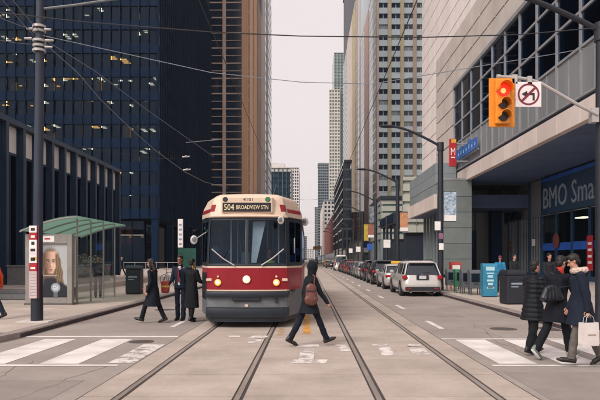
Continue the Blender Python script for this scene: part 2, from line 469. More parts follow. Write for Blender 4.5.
def slabs(p, x0, x1, y0, y1, sx, sy, z=KZ):
    nx = max(1, round((x1 - x0) / sx)); ny = max(1, round((y1 - y0) / sy)); sx = (x1 - x0) / nx; sy = (y1 - y0) / ny
    for i in range(nx):
        for j in range(ny):
            inst('pavement_slab', x0 + i * sx + .005, x0 + (i + 1) * sx - .005, y0 + j * sy + .005, y0 + (j + 1) * sy - .005, z - .05, z + random.uniform(-.002, .001), M_walk, p, 0.004)
pl = pavement('pavement_left', -1, 6.33, 60, 9.2, 1100)
slabs(pl, -11.1, -6.62, 13.2, 42.0, 1.5, 1.6)
slabs(pl, -17.1, -11.1, 13.2, 23.5, 1.5, 1.6)
inst('pavement_sheet', -15.6, -6.62, 42.01, 1100, KZ - .05, KZ, M_walk, pl)
inst('pavement_sheet', -60, -15.6, 49.5, 1100, KZ - .05, KZ - .001, M_walk, pl)
pr = pavement('pavement_right', 1, 6.28, 40, 10.0, 1100)
slabs(pr, 6.57, 12.6, 14.0, 42.8, 1.5, 1.6)
inst('pavement_sheet', 12.6, 40, 14.0, 52, KZ - .05, KZ, M_walk, pr)
inst('pavement_sheet', 6.57, 12.6, 42.8, 1100, KZ - .05, KZ, M_walk, pr)
inst('pavement_sheet', 12.6, 40, 52, 80, KZ - .05, KZ, M_walk, pr)
# raised plaza with two granite steps (left)
pz_ = MB().box(-15.6, -11.1, 26.4, 42.0, KZ - .02, .41).build('plaza_terrace', M_walk); tag(pz_, kind='structure')
inst('granite_step', -17.0, -11.1, 24.0, 26.38, KZ - .02, .27, M_granite, pz_, .01)
inst('granite_step', -17.0, -11.1, 25.2, 26.38, .271, .41, M_granite, pz_, .01)
slabs(pz_, -15.55, -11.15, 26.45, 41.9, 1.5, 1.6, .425)

# ================================================================= facades
class Face:
    """a vertical face: u runs along it, d is depth outwards"""
    def __init__(s, kind, pos, u0): s.k = kind; s.p = pos; s.u0 = u0
    def b(s, u0, u1, d0, d1):
        if s.k == 'F': return (u0, u1, s.p - d1, s.p - d0)            # faces the camera (-Y), u = x
        if s.k == 'R': return (s.p - d1, s.p - d0, u0, u1)            # right-hand side, faces -X, u = y
        if s.k == 'L': return (s.p + d0, s.p + d1, u0, u1)            # left-hand side, faces +X, u = y
    def box(s, name, u0, u1, z0, z1, d0, d1, m, parent, ch=0):
        return inst(name, *s.b(u0, u1, d0, d1), z0, z1, m, parent, ch)

# ---- dark office tower, left
M_blind = mat('window_blind', '#aaa69a', '#8a8780', scale=.3, rough=.8, rnd=.3)
M_roomglow = mat('room_glow', '#b08a5a', '#8d6c46', scale=.6, rough=.8, rnd=.3, emit='#c99552', estr=.16)  # warm room light put into the panel itself as emission
def dark_tower():
    t = thing('office_tower', 'dark navy steel and glass office tower with lit windows and ribbed street side', 'tower', (-24, 96, 0))
    def P(o): o.parent = t; o.matrix_parent_inverse = Matrix.Translation((24, -96, 0)); return o
    X1, X0, Y0, Y1 = -24.0, -66.0, 96.0, 148.0
    FH = 3.79; ZB = 8.95; NF = 14; ZT = ZB + NF * FH
    # core with recessed lobby
    P(inst('core', X0, X1 - 7, Y0 + 7, Y1 - 7, KZ, ZT, M_inner))
    P(inst('upper_storeys', X0, X1 - .3, Y0 + .3, Y1, ZT + .01, 170, M_navy))
    fr = Face('F', Y0, 0); sd_ = Face('L', X1, 0)
    mod = 1.524
    nfx = int((X1 - X0) / mod)
    for k in range(NF):
        z = ZB + k * FH
        P(fr.box('spandrel', X0, X1 - .02, z - .75, z + .8, -.5, -.04, M_navy, None))
        P(sd_.box('spandrel', Y0 + .02, Y1, z - .75, z + .8, -.5, -.05, M_navy, None))
        P(inst('floor_slab', X0, X1 - .52, Y0 + .52, Y0 + 6.99, z - .3, z + .1, M_innerwarm))
        P(sd_.box('window_strip', Y0 + .1, Y1, z + .81, z + FH - .76, -.35, -.3, M_glassdark, None))
        for i in range(nfx):
            x = X1 - (i + 1) * mod
            if x < -57: break
            P(fr.box('window', x + .06, x + mod - .06, z + .81, z + FH - .76, -.34, -.30, M_glassdark, None))
            r = random.random()
            if r < .2: P(fr.box('blind', x + .1, x + mod - .1, z + FH - .76 - random.choice((.6, 1.2, 2.1)), z + FH - .77, -.6, -.55, M_blind, None))
            if .2 < r < .27: P(fr.box('glow_panel', x + .1, x + mod - .1, z + .82, z + FH - .9 - random.choice((0, .5, 1.0)), -1.6, -1.5, M_roomglow, None))
            # ceiling lamps behind the glass
            if random.random() < .34:
                warm = random.random() < .35
                n = random.choice((1, 2, 2, 3))
                dpt = random.uniform(1.0, 5.5)
                for j in range(n):
                    P(inst('ceiling_lamp', x + .3, x + (1.35 if warm else .95), Y0 + dpt + j * .9, Y0 + dpt + j * .9 + .35, z + FH - .46, z + FH - .36, M_lampwarm if warm else M_lampcool))
        for (xc) in (-36.9, -46.0, -28.0):
            P(inst('inner_column', xc - .3, xc + .3, Y0 + 1.2, Y0 + 1.7, z + .1, z + FH - .3, M_blind))
    for i in range(0, nfx + 1):
        x = X1 - i * mod
        if x < -57: break
        P(fr.box('mullion', x - .07, x + .07, ZB - .8, ZT, -.04, .16, M_navy, None))
    n = int((Y1 - Y0) / mod)
    for i in range(n + 1):
        yv = Y0 + i * mod
        P(sd_.box('mullion', yv - .1, yv + .1, ZB - .8, ZT, -.05, .22, M_navy, None))
    # long warm lamp row seen through one storey
    for j in range(6):
        P(inst('ceiling_lamp', -40.8 + j * .95, -40.05 + j * .95, Y0 + 2.2, Y0 + 2.5, ZB + 6 * FH - .46, ZB + 6 * FH - .36, M_lampwarm))
    for j in range(5):
        P(inst('ceiling_lamp', -30.9 + j * 1.1, -30.0 + j * 1.1, Y0 + 1.2, Y0 + 1.5, ZB + 4 * FH - .46, ZB + 4 * FH - .36, M_lampcool))
    # lobby: columns, recessed glass, core panels with the warm lobby light put in as glow
    for i in range(6):
        x = X1 - .6 - i * 9.1
        P(inst('column', x - .5, x + .5, Y0 + .2, Y0 + 1.2, KZ, ZB - .77, M_navy))
    for i in range(1, 6):
        P(inst('column', X1 - 1.1, X1 - .1, Y0 + 1.2 + i * 9.2, Y0 + 2.2 + i * 9.2, KZ, ZB - .77, M_navy))
    P(inst('lobby_glass', X0, X1 - 3, Y0 + 3.0, Y0 + 3.05, KZ, ZB - .77, M_glassdark))
    for i in range(17):
        x = X1 - 3 - i * 2.0
        P(inst('lobby_mullion', x - .06, x + .06, Y0 + 2.8, Y0 + 2.98, KZ, ZB - .77, M_navy))
    P(inst('lobby_transom', X0, X1 - 3, Y0 + 2.85, Y0 + 2.99, 5.6, 5.75, M_blind))
    P(inst('lobby_glass', X1 - 3.05, X1 - 3.0, Y0 + 3.06, Y1 - 3, KZ, ZB - .77, M_glassdark))
    Mo = mat('lobby_glow_panel', '#a8573a', '#6e3a2c', scale=.6, rough=.5, emit='#b5553a', estr=.22)
    for x in (-30.5, -32.2, -34.0, -36.0): P(inst('lobby_glow_panel', x - .55, x + .55, Y0 + 6.6, Y0 + 6.95, 4.2, 7.4, Mo))
    for x in range(-46, -26, 2): P(inst('ceiling_lamp', x, x + .5, Y0 + 4.6, Y0 + 4.9, 5.4, 5.48, M_lampwarm))
    return t
dark_tower()

# ---- low glazed pavilion, left
def pavilion():
    t = thing('bank_pavilion', 'low dark steel pavilion with pale upper panels behind the bus shelter', 'building', (-15.7, 35, 0))
    def P(o): o.parent = t; o.matrix_parent_inverse = Matrix.Translation((15.7, -35, 0)); return o
    X = -15.7; Y0, Y1 = 19.8, 49.2; H = 9.08; bay = 1.84
    Mp = mat('pale_panel', '#dad7d3', '#c9c5c1', scale=.8, rough=.6, rnd=.06)
    f = Face('L', X, 0)
    P(inst('roof', X - 40, X - .45, Y0, Y1 - .05, 8.55, H - .02, M_steel))
    P(f.box('roof_fascia', Y0, Y1 + .1, 8.8, H, -.44, .30, M_steel, None))
    P(inst('rear_wall', X - 12, X - 11.8, Y0, Y1 - .1, .42, 8.5, M_inner))
    P(inst('end_wall', X - 11.79, X - .3, Y1 - .25, Y1, .0, 8.5, M_steel))
    P(inst('floor_plate', X - 11.7, X - .05, Y0, Y1 - .26, .0, .41, M_granite))
    n = 16
    for k in range(n):
        y1 = Y1 - k * bay; y0 = y1 - bay
        P(f.box('upper_panel', y0 + .2, y1 - .2, 7.38, 8.79, -.20, -.06, Mp, None, .02))
        P(f.box('transom', y0 + .17, y1 - .17, 7.24, 7.37, -.22, -.02, M_steel, None))
        P(f.box('window', y0 + .17, y1 - .17, .55, 7.23, -.14, -.11, M_glassdark, None))
        P(f.box('sill', y0 + .17, y1 - .17, .41, .54, -.22, .0, M_steel, None))
        P(f.box('sub_mullion', (y0 + y1) / 2 - .03, (y0 + y1) / 2 + .03, .55, 7.23, -.10, -.03, M_steel, None))
        if k % 4 == 1: P(inst('curtain', X - 2.0, X - 1.9, y0 + .1, y1 - .1, .42, 7.2, M_blind))
    for k in range(n + 1):
        y = Y1 - k * bay
        mb = MB(); mb.box(-.45, -.02, -.13, .13, 0, 8.38); mb.box(-.02, .24, -.03, .03, 0, 8.38); mb.box(.24, .29, -.13, .13, 0, 8.38)
        if k == 0: me = mb.mesh('mullion', M_steel)
        o = bpy.data.objects.new('mullion', me); link(o); o.location = (X, y, .412); P(o)
    return t
pavilion()
# planter
t = thing('stone_planter', 'low grey granite planter wall behind the bus shelter', 'planter', (-13.6, 31, .42))
for i in range(3):
    inst('wall_slab', -1.7 + i * 1.14, -1.7 + (i + 1) * 1.14 - .012, -.5, -.25, 0.005, .92, M_granite, t, .01)
for j in range(3):
    inst('wall_slab', 1.47, 1.72, -.24 + j * 1.75, -.24 + (j + 1) * 1.75 - .012, 0.005, .92, M_granite, t, .01)
inst('coping', -1.75, 1.78, -.55, -.2, .921, 1.0, M_granite, t, .015); inst('coping', 1.42, 1.78, -.198, 5.05, .921, 1.0, M_granite, t, .015)
inst('soil', -1.7, 1.45, -.22, 5.0, .01, .8, M_bed, t)
Mleaf = [mat('leaf_green', '#4d5b3a', '#39472c', scale=9, rough=.6, local=True), mat('leaf_pale', '#8b8f7c', '#6f7565', scale=9, rough=.6, local=True),
         mat('petal_pink', '#c58f92', '#a87277', scale=9, rough=.6, local=True), mat('petal_white', '#dcd5d2', '#c4bcba', scale=9, rough=.6, local=True)]
def shrub(loc, r, h, label, n=500, group=None):
    o = thing('planter_shrub', label, 'shrub', loc, 0, group); mb = MB()
    for i in range(n):
        a = random.uniform(0, 6.28); rr = r * math.sqrt(random.random()); z = h * random.random() ** .8 * (1 - .4 * (rr / r) ** 2)
        c = Vector((rr * math.cos(a), rr * math.sin(a), z + .05)); d = Vector((random.uniform(-1, 1), random.uniform(-1, 1), random.uniform(-.2, 1))).normalized()
        u = d.orthogonal().normalized() * .035; l = d * .08
        mb.add([c - u * .4, c + l * .5 - u, c + l, c + l * .5 + u], [(0, 1, 2, 3)], random.choices((0, 1, 2, 3), (6, 2, 1.5, 1.2))[0])
    mb.build('foliage', Mleaf, o); s_ = MB()
    for i in range(7):
        a = i * .9; s_.cyl((0, 0, 0), (r * .6 * math.cos(a), r * .6 * math.sin(a), h * .7), .012, .005, 5)
    s_.build('stems', M_bed, o)
shrub((-13.4, 32.2, 1.215), .55, .55, 'flowering shrub at the near corner of the granite planter')
shrub((-12.55, 33.7, 1.215), .5, .75, 'flowering shrub in the middle of the granite planter')
shrub((-12.5, 35.2, 1.215), .5, .7, 'flowering shrub at the far end of the granite planter')

# ---- generic gridded tower
def grid_tower(name, label, side, xs, depth, y0, y1, h, fh, zb, front=None, street=None, cat='tower', wall=None, glass=None, slab=None, spans=True, vis_top=None, roofz=True):
    """side 'L'/'R'; xs = street face x; front/street = dict(bay, pier, proud, off, pane) grids of piers, spandrels and windows"""
    x0, x1 = (xs - depth, xs) if side == 'L' else (xs, xs + depth)
    t = thing(name, label, cat, ((x0 + x1) / 2, y0, 0))
    inv = Matrix.Translation((-(x0 + x1) / 2, -y0, 0))
    def P(o): o.parent = t; o.matrix_parent_inverse = inv; return o
    ins = .5
    P(inst('core', x0 + ins, x1 - ins, y0 + ins, y1 - ins, 0.0, h - .1, wall))
    vt = min(h, vis_top or h)
    for key, spec in (('F', front), ('S', street)):
        if not spec: continue
        f = Face('F', y0, 0) if key == 'F' else Face('L' if side == 'L' else 'R', xs, 0)
        u0, u1 = (x0, x1) if key == 'F' else (y0 + .02, y1)
        if 'u0' in spec: u0 = max(u0, spec['u0'])
        if 'u1' in spec: u1 = min(u1, spec['u1'])
        bay = spec['bay']; pw = spec['pier']; pr_ = spec.get('proud', .25); pm = spec.get('pm', wall); gm = spec.get('gm', glass); sm = spec.get('sm', slab or wall); sh = spec.get('sh', 1.2)
        n = max(1, round((u1 - u0) / bay)); bay = (u1 - u0) / n
        for i in range(n + 1):
            u = u0 + i * bay
            a, b = max(u - pw / 2, u0), min(u + pw / 2, u1)
            P(f.box('pier', a, b, zb if not spec.get('tofloor') else KZ, h, -ins + .01, pr_, pm[i % len(pm)] if isinstance(pm, list) else pm, None))
        nf = int((vt - zb) / fh)
        for k in range(nf + 1):
            z = zb + k * fh
            P(f.box('spandrel', u0 + .02, u1 - .02, z, min(z + sh, h - .05), -ins + .02, spec.get('sproud', pr_ - .08), sm, None))
            if k < nf and spec.get('panes', True):
                for i in range(n):
                    ua, ub = u0 + i * bay + pw / 2, u0 + (i + 1) * bay - pw / 2
                    nn = spec.get('split', 1); ww = (ub - ua) / nn
                    for j in range(nn):
                        pg = spec.get('gap', .03)
                        P(f.box('window', ua + j * ww + pg, ua + (j + 1) * ww - pg, z + sh + .01, z + fh - .01, -.40, -.30, gm[(i + k) % len(gm)] if isinstance(gm, list) else gm, None))
                        if spec.get('tr'): P(f.box('transom', ua + .03, ub - .03, z + sh + (fh - sh) * .5 - .08, z + sh + (fh - sh) * .5 + .08, -.29, -.1, sm, None)) if j == 0 else None
    if vt < h - fh:
        P(inst('upper_storeys', x0 + .4, x1 - .4, y0 + .45, y1 - .4, vt + fh, h, wall))
    if roofz: P(inst('parapet', x0 - .1, x1 + .1, y0 - .35, y1 + .1, h, h + .8, wall))
    return t
M_tg = mat('teal_glass', '#22384a', '#182938', scale=.08, rough=.12, rnd=.35, spec=.6)
M_ng = mat('navy_glass', '#142840', '#0e1d30', scale=.08, rough=.12, rnd=.35, spec=.6)
M_gg = mat('green_glass', '#5f7d78', '#4b6866', scale=.06, rough=.15, rnd=.25, spec=.6)
M_bg = mat('blue_spandrel', '#b9c6cb', '#a4b2b9', scale=.1, rough=.3, rnd=.08)
M_orange = mat('brown_concrete', '#dab293', '#c79c7c', scale=.25, rough=.85, stretch=(1, 1, .15))
M_slabw = mat('pale_slab', '#d0baab', '#bca594', scale=.5, rough=.8)
M_beige = mat('beige_stone', '#c3ada1', '#b09a8f', scale=.2, rough=.8, rnd=.05)
M_tan = mat('tan_stone', '#b5a98c', '#a3977c', scale=.2, rough=.8)
M_cream = mat('cream_stone', '#c9bfb5', '#b5aaa0', scale=.25, rough=.8, rnd=.05)
M_wht = mat('white_clad', '#cfc9c6', '#bbb5b2', scale=.3, rough=.6, rnd=.05)
M_grey = mat('grey_clad', '#7d8688', '#6c7577', scale=.3, rough=.6, rnd=.06)
M_brick = mat('red_brick', '#8a544b', '#73443e', scale=.5, rough=.85)
M_dk = mat('dark_clad', '#1d2836', '#151e2a', scale=.3, rough=.5, rnd=.1)

def strips(t, side, X, specs, z0, z1, fh):
    """vertical facade strips along a street face: (y0, y1, material, band material or None)"""
    inv = Matrix.Translation(-t.location); f = Face(side, X, 0)
    def P(o): o.parent = t; o.matrix_parent_inverse = inv; return o
    for (a, b_, m, bm_) in specs:
        P(f.box('facade_strip' if not bm_ else 'glass_strip', a + .02, b_ - .02, z0, z1, -.49, .0 if not bm_ else -.25, m, None))
        if bm_:
            k = 0
            while z0 + k * fh < z1 - 1: P(f.box('floor_band', a + .05, b_ - .05, z0 + k * fh, z0 + k * fh + .5, -.24, -.21, bm_, None)); k += 1
M_strw = mat('strip_white', '#dcd6d3', '#c9c3c0', scale=.2, rough=.6); M_strg = mat('strip_taupe', '#b09a8b', '#9c8778', scale=.2, rough=.8); M_strp = mat('strip_pink', '#d7bcb0', '#c6aa9e', scale=.2, rough=.8)
M_strgr = mat('strip_green', '#a9bdb0', '#94a99d', scale=.2, rough=.5)
t_ = grid_tower('brown_tower', 'tall brown concrete tower with dark gridded windows behind the dark office tower', 'L', -15.76, 24, 155, 208, 120, 3.93, 9,
           front=dict(bay=5.9, pier=.85, proud=.3, pm=M_slabw, gm=M_ng, sm=M_slabw, sh=.3, split=2, tr=True, u0=-33.4, sproud=-.05), wall=M_dk, glass=M_ng, vis_top=80)
o = inst('corner_pier', -17.05, -15.5, 154.5, 156.0, KZ, 120, M_orange, t_); o.matrix_parent_inverse = Matrix.Translation(-t_.location)
strips(t_, 'L', -15.76, [(156.2, 163, M_ng, M_strg), (163, 172, M_orange, None), (172, 175, M_ng, M_orange), (175, 185.4, M_orange, None), (185.4, 188, M_ng, M_strg), (188, 201, M_strg, None), (201, 208, M_strp, None)], 5, 84, 3.93)
t_ = grid_tower('striped_tower', 'dark tower with white vertical stripes beyond the brown tower', 'L', -15.76, 20, 208.2, 263, 128, 3.7, 8,
           front=dict(bay=5, pier=1.0, panes=False, pm=M_wht, sm=M_dk), wall=M_dk, glass=M_ng, vis_top=110)
strips(t_, 'L', -15.76, [(208.3, 220, M_strw, None), (220, 233.5, M_ng, M_grey), (233.5, 238.5, M_strw, None), (238.5, 263, M_ng, M_dk)], 5, 112, 3.7)
grid_tower('teal_block', 'teal glass block with a pale top down the street behind the streetcar', 'L', -12.0, 18, 424, 470, 66, 3.6, 5,
           front=dict(bay=3.0, pier=.3, proud=.3, pm=M_gg, gm=M_tg, sm=M_tg, sh=.9), street=dict(bay=6, pier=.5, panes=False, pm=M_wht), wall=M_wht, glass=M_tg)
inst('penthouse', -9, 4, 8, 30, 66.8, 71, M_wht, bpy.data.objects['teal_block'])
grid_tower('white_slab_block', 'slim white apartment slab far down the left side of the street', 'L', -9.8, 10, 650, 700, 100, 3.3, 5,
           front=dict(bay=2.4, pier=.9, proud=.2, pm=M_wht, gm=M_tg, sm=M_wht, sh=1.3), street=dict(bay=6, pier=1.5, panes=False, pm=M_wht), wall=M_grey, glass=M_tg)
grid_tower('far_grey_block', 'distant grey block closing the left side of the street', 'L', -1.5, 30, 950, 1000, 37, 3.5, 4,
           front=dict(bay=5, pier=2, panes=False, pm=M_grey, sm=M_grey), wall=M_dk, glass=M_tg, cat='building')
grid_tower('far_pale_block', 'faint pale block at the very end of the street', 'L', 13, 40, 1250, 1290, 22, 3.5, 4,
           front=dict(bay=5, pier=2, panes=False, pm=M_wht, sm=M_wht), wall=M_grey, glass=M_tg, cat='building')
# left, low frontage between the towers
grid_tower('left_frontage', 'low stone frontage beyond the striped tower on the left', 'L', -13.0, 16, 275, 418, 16, 4, 4,
           front=dict(bay=4, pier=1.2, panes=False), street=dict(bay=5, pier=2, panes=False, pm=M_beige, sm=M_beige), wall=M_ng, glass=M_ng, cat='building')
# right side
t_ = grid_tower('gridded_tower', 'tall tower with tan piers and paired dark windows above the parked cars', 'R', 23.0, 26, 200, 268, 125, 3.6, 8,
           front=dict(bay=3.97, pier=1.2, proud=.3, pm=[M_beige, M_tan, M_tan, M_strg], gm=[M_ng, M_ng, M_tg, M_ng, M_ng, M_grey, M_ng], sm=M_bg, sh=1.95, split=2, u1=44, sproud=.05, gap=.16), wall=M_bg, glass=M_ng, vis_top=95)
strips(t_, 'R', 23.0, [(200.3, 204.4, M_strp, None), (204.4, 215.6, M_strgr, M_gg), (215.6, 230, M_ng, M_tg), (230, 246.4, M_strp, None), (246.4, 267.9, M_ng, M_tg)], 3, 97, 3.6)
t_ = grid_tower('beige_tower', 'beige stone tower with pale balconies behind the gridded tower', 'R', 23.0, 24, 268.2, 394, 170, 3.4, 8,
           front=dict(bay=4, pier=1.2, panes=False, pm=M_cream), wall=M_dk, glass=M_ng, vis_top=125)
strips(t_, 'R', 23.0, [(268.4, 280, M_gg, M_strw), (280, 293.6, M_strg, M_strw), (293.6, 313.6, M_tan, None), (313.6, 353.8, M_cream, None), (353.8, 393.9, M_tg, M_grey)], 3, 128, 3.4)
grid_tower('pale_green_tower', 'pale green glass tower standing behind the beige tower', 'R', 14.0 * 660 / 323, 20, 660, 700, 228, 3.6, 6,
           front=dict(bay=3.2, pier=.5, proud=.3, pm=M_wht, gm=M_gg, sm=M_gg, sh=1.1, panes=False), street=dict(bay=8, pier=2, panes=False, pm=M_wht), wall=M_gg, glass=M_gg)
grid_tower('cream_tower', 'narrow cream tower with dark window slots next to the pale green tower', 'R', 23.1, 12, 655, 659, 187, 3.6, 6,
           front=dict(bay=3.0, pier=1.0, proud=.3, pm=M_cream, gm=M_gg, sm=M_cream, sh=1.4), wall=M_gg, glass=M_ng, roofz=False)
grid_tower('slate_tower', 'slate grey glass tower low against the sky on the right', 'R', 13.0, 14, 780, 820, 126, 3.6, 6,
           front=dict(bay=2.8, pier=.4, proud=.3, pm=M_grey, gm=M_tg, sm=M_grey, sh=1.2), wall=M_grey, glass=M_tg)
grid_tower('white_block', 'white mid rise block with small windows down the right side', 'R', 12.4, 14, 470, 600, 47, 3.2, 5,
           front=dict(bay=2.6, pier=1.1, proud=.25, pm=M_wht, gm=M_tg, sm=M_wht, sh=1.4), street=dict(bay=6, pier=3, panes=False, pm=M_wht, sm=M_wht), wall=M_grey, glass=M_tg, cat='building')
grid_tower('slim_grey_tower', 'slim dark grey tower at the end of the right side', 'R', 9.8, 9, 870, 900, 76, 3.3, 5,
           front=dict(bay=3, pier=.8, panes=False, pm=M_grey, sm=M_grey), wall=M_dk, glass=M_tg)
grid_tower('brick_block', 'red brick building beyond the teal balconied block', 'R', 12.0, 16, 282, 440, 23, 3.6, 5,
           front=dict(bay=3.2, pier=1.2, pm=M_brick, gm=M_ng, sm=M_brick, sh=1.3), street=dict(bay=4.5, pier=2, pm=M_brick, sm=M_brick, sh=1.3, panes=False, proud=.05), wall=M_ng, glass=M_ng, cat='building')
grid_tower('teal_mid_rise', 'dark teal glass mid rise with pale floor bands over the parked cars', 'R', 12.4, 2.6, 206, 280, 35, 3.4, 5,
           front=dict(bay=2.6, pier=.2, proud=.1, pm=M_dk, gm=M_tg, sm=M_gg, sh=.6), street=dict(bay=9, pier=.6, pm=M_tg, sm=M_gg, sh=.6, gm=M_tg, sproud=.5), wall=M_tg, glass=M_tg, cat='building')
M_shopw = mat('shop_wall', '#8f8a84', '#7b7671', scale=.4, rough=.8)
grid_tower('shop_terrace', 'low shop row under the gridded tower on the right', 'R', 13.6, 12, 152, 198, 6.4, 3.0, 3.4,
           front=dict(bay=3.5, pier=.6, pm=M_shopw, gm=M_ng, sm=M_shopw, sh=1.2), street=dict(bay=5, pier=.8, pm=M_shopw, sm=M_shopw, gm=M_ng, tofloor=True), wall=M_dk, glass=M_ng, cat='building')
M_louv = mat('louvre_pale', '#b3b4a9', '#9fa197', scale=.4, rough=.7, rnd=.08)
grid_tower('banded_pavilion', 'low building with pale horizontal louvre bands behind the lamp posts', 'R', 15.5, 22, 128, 150, 14.4, 1.5, 6.0,
           front=dict(bay=5.5, pier=.2, pm=M_grey, gm=M_gg, sm=M_louv, sh=1.0, sproud=.0, proud=.05), street=dict(bay=5.5, pier=.3, pm=M_grey, gm=M_gg, sm=M_louv, sh=1.0, tofloor=True, sproud=0, proud=.05), wall=M_dk, glass=M_gg, cat='building')
grid_tower('panel_block', 'pale panelled block just beyond the flat canopy', 'R', 12.3, 22, 78, 81, 12.5, 1.35, 5.2,
           front=dict(bay=1.9, pier=.08, pm=M_grey, gm=M_louv, sm=M_louv, sh=.9, sproud=.02, proud=.04), wall=M_dk, glass=M_louv, cat='building', roofz=False)
dc = thing('dark_canopy', 'dark flat canopy over the pavement beyond the pale panelled block', 'canopy', (13.2, 82, 0))
inst('roof', -1.5, 3, .5, 15, 6.6, 8.1, M_dk, dc); inst('fascia', -1.62, -1.51, .5, 15, 6.9, 7.9, M_navy, dc)
for k in range(4): inst('column', -1.3, -1.0, 1 + k * 4, 1.3 + k * 4, KZ, 6.59, M_dk, dc)
# ================================================================= bank building on the right
M_marble = mat('pale_marble', '#ece2df', '#e0d4d0', scale=.15, rough=.5, rnd=.04)
M_fasc = mat('fascia_stone', '#cbbdb6', '#bbada6', scale=.5, rough=.7, rnd=.06)
M_panelg = mat('grey_panel', '#7f8183', '#6f7275', scale=.4, rough=.5, rnd=.07, stretch=(1, 1, .2))
M_alu = mat('aluminium', '#9a9a9c', '#86868a', scale=1, rough=.4, metal=.2)
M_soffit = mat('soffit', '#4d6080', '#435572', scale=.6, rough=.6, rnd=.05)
M_pier = mat('pier_stone', '#6f7674', '#636a69', scale=.9, rough=.55, rnd=.05)
M_bmoblue = mat('sign_blue', '#2a5cb4', '#244fa0', scale=1, rough=.4)
M_signdark = mat('sign_navy', '#27435f', '#213a54', scale=1, rough=.4)
M_letter = mat('letter_grey', '#8c98a4', '#818d99', scale=1, rough=.5)
M_red = mat('sign_red', '#b3202c', '#991b26', scale=2, rough=.4)
M_galglass = glassmat('gallery_glass', '#8fa5ba', clear=.85, ior=1.6, refl=(.5, .72, 1.0), wav=.03)
def bank():
    OX, OY = 13.7, 40.0
    t = thing('bank_building', 'glass galleried bank podium with a pale overhanging fascia on the right', 'building', (OX, OY, 0))
    inv = Matrix.Translation((-OX, -OY, 0))
    def P(o): o.parent = t; o.matrix_parent_inverse = inv; return o
    X = 13.7; Y0, Y1 = 18.6, 56.3; bay = 2.9
    zf0, zf1 = 8.6, 9.66; zl1 = 9.96; zp1 = 12.4; zt = 17.95
    f = Face('R', X, 0); n = 13
    for k in range(n):
        a = Y1 - (k + 1) * bay; b = a + bay
        P(f.box('fascia_panel', a + .012, b - .012, zf0, zf1, -.4, 0, M_fasc, None, .012))
        for j in range(2):
            m0 = a + j * bay / 2; 
            P(f.box('wall_panel', m0 + .05, m0 + bay / 2 - .05, zl1 + .02, zp1 - .06, -.35, -.06, M_panelg, None))
        P(f.box('mullion', b - .09, b + .09, zl1, zt - .3, -.45, .03, M_alu, None))
        P(f.box('sub_mullion', (a + b) / 2 - .04, (a + b) / 2 + .04, zl1, zp1 - .05, -.30, -.02, M_alu, None))
        zs = [zp1, 14.2, 16.0, zt - .3]
        for i in range(3):
            P(f.box('window', a + .1, b - .1, zs[i] + .08, zs[i + 1] - .08, -.10, -.06, M_galglass, None))
    for z in (zp1, 14.2, 16.0):
        P(f.box('transom', Y1 - n * bay, Y1, z - .07, z + .07, -.33, .025, M_alu, None))
    P(f.box('ledge', Y1 - n * bay, Y1, zf1 + .005, zl1, -.4, -.12, M_signdark, None))
    P(f.box('ledge_rail', Y1 - n * bay, Y1, zl1 - .12, zl1 - .01, -.1, .06, M_alu, None))
    P(f.box('parapet', Y1 - n * bay, Y1, zt - .29, zt, -.6, .12, M_alu, None))
    P(inst('end_wall', X + .5, X + 20, Y1 - .3, Y1, zf0 + .02, zt, M_panelg))
    P(inst('rear_wall', X + 8, X + 8.3, Y1 - n * bay, Y1 - .31, zf1, zt, M_inner))
    for z in (zl1, 14.1):
        P(inst('floor_slab', X + .55, X + 7.9, Y1 - n * bay, Y1 - .4, z, z + .25, M_inner))
    P(inst('roof', X + .62, X + 20, Y1 - n * bay, Y1 - .31, zt - .5, zt - .05, M_grey))
    # gallery columns and ceiling lamps behind the glass
    for k in range(0, n, 2):
        y = Y1 - k * bay - 1.2; P(inst('inner_column', X + 1.6, X + 2.3, y - .35, y + .35, zl1 + .26, zt - .55, M_blind))
    # soffit panels
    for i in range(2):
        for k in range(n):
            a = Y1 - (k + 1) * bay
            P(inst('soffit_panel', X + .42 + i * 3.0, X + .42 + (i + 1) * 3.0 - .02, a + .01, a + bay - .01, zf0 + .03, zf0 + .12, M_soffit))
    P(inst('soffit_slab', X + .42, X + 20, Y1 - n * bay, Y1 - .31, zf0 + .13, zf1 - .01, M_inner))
    # shopfront under the overhang
    M_shopglass = glassmat('shop_glass', '#c4d4de', clear=.9, ior=1.75, refl=(.62, .8, 1.0))
    XS = 20.0; s = Face('R', XS, 0)
    bays = 12
    for k in range(bays):
        b = 60 - k * 2.9; a = b - 2.9
        P(s.box('shop_mullion', b - .08, b + .08, KZ, zf0, -.2, .06, M_signdark, None))
        P(s.box('shop_window', a + .09, b - .09, KZ + .35, 5.4, -.1, -.06, M_shopglass, None))
        P(s.box('shop_plinth', a + .09, b - .09, KZ, KZ + .34, -.2, 0, M_signdark, None))
        P(s.box('upper_panel', a + .09, b - .09, 5.45, zf0 - .02, -.25, -.1, M_panelg if k < 3 else M_signdark, None))
        P(s.box('shop_transom', a + .09, b - .09, 5.4, 5.45, -.2, 0, M_alu, None))
        if k >= 3: P(s.box('blue_band', a + .09, b - .09, 2.45, 3.05, -.05, -.03, M_bmoblue, None))
        if k < 3:
            for j in range(7): P(s.box('grille_bar', a + .2 + j * .38, a + .26 + j * .38, .5, 5.35, -.05, .0, M_alu, None))
    P(inst('shop_rear_wall', XS + 5, XS + 5.2, 25, 60, KZ, zf0, mat('bank_interior', '#71808c', '#566370', scale=.35, rough=.7)))
    P(inst('recess_wall', 14.3, XS, 60, 60.3, KZ, zf0, M_panelg))
    for i in range(4):
        P(inst('recess_mullion', 14.8 + i * .62, 14.88 + i * .62, 59.85, 59.99, KZ, zf0 - .1, M_signdark))
    P(inst('recess_column', 17.5, 18.5, 57.2, 58.2, KZ, zf0 + .02, M_navy))
    P(inst('door_leaf', 15.9, 16.8, 59.8, 59.84, KZ, 4.6, M_glassdark))
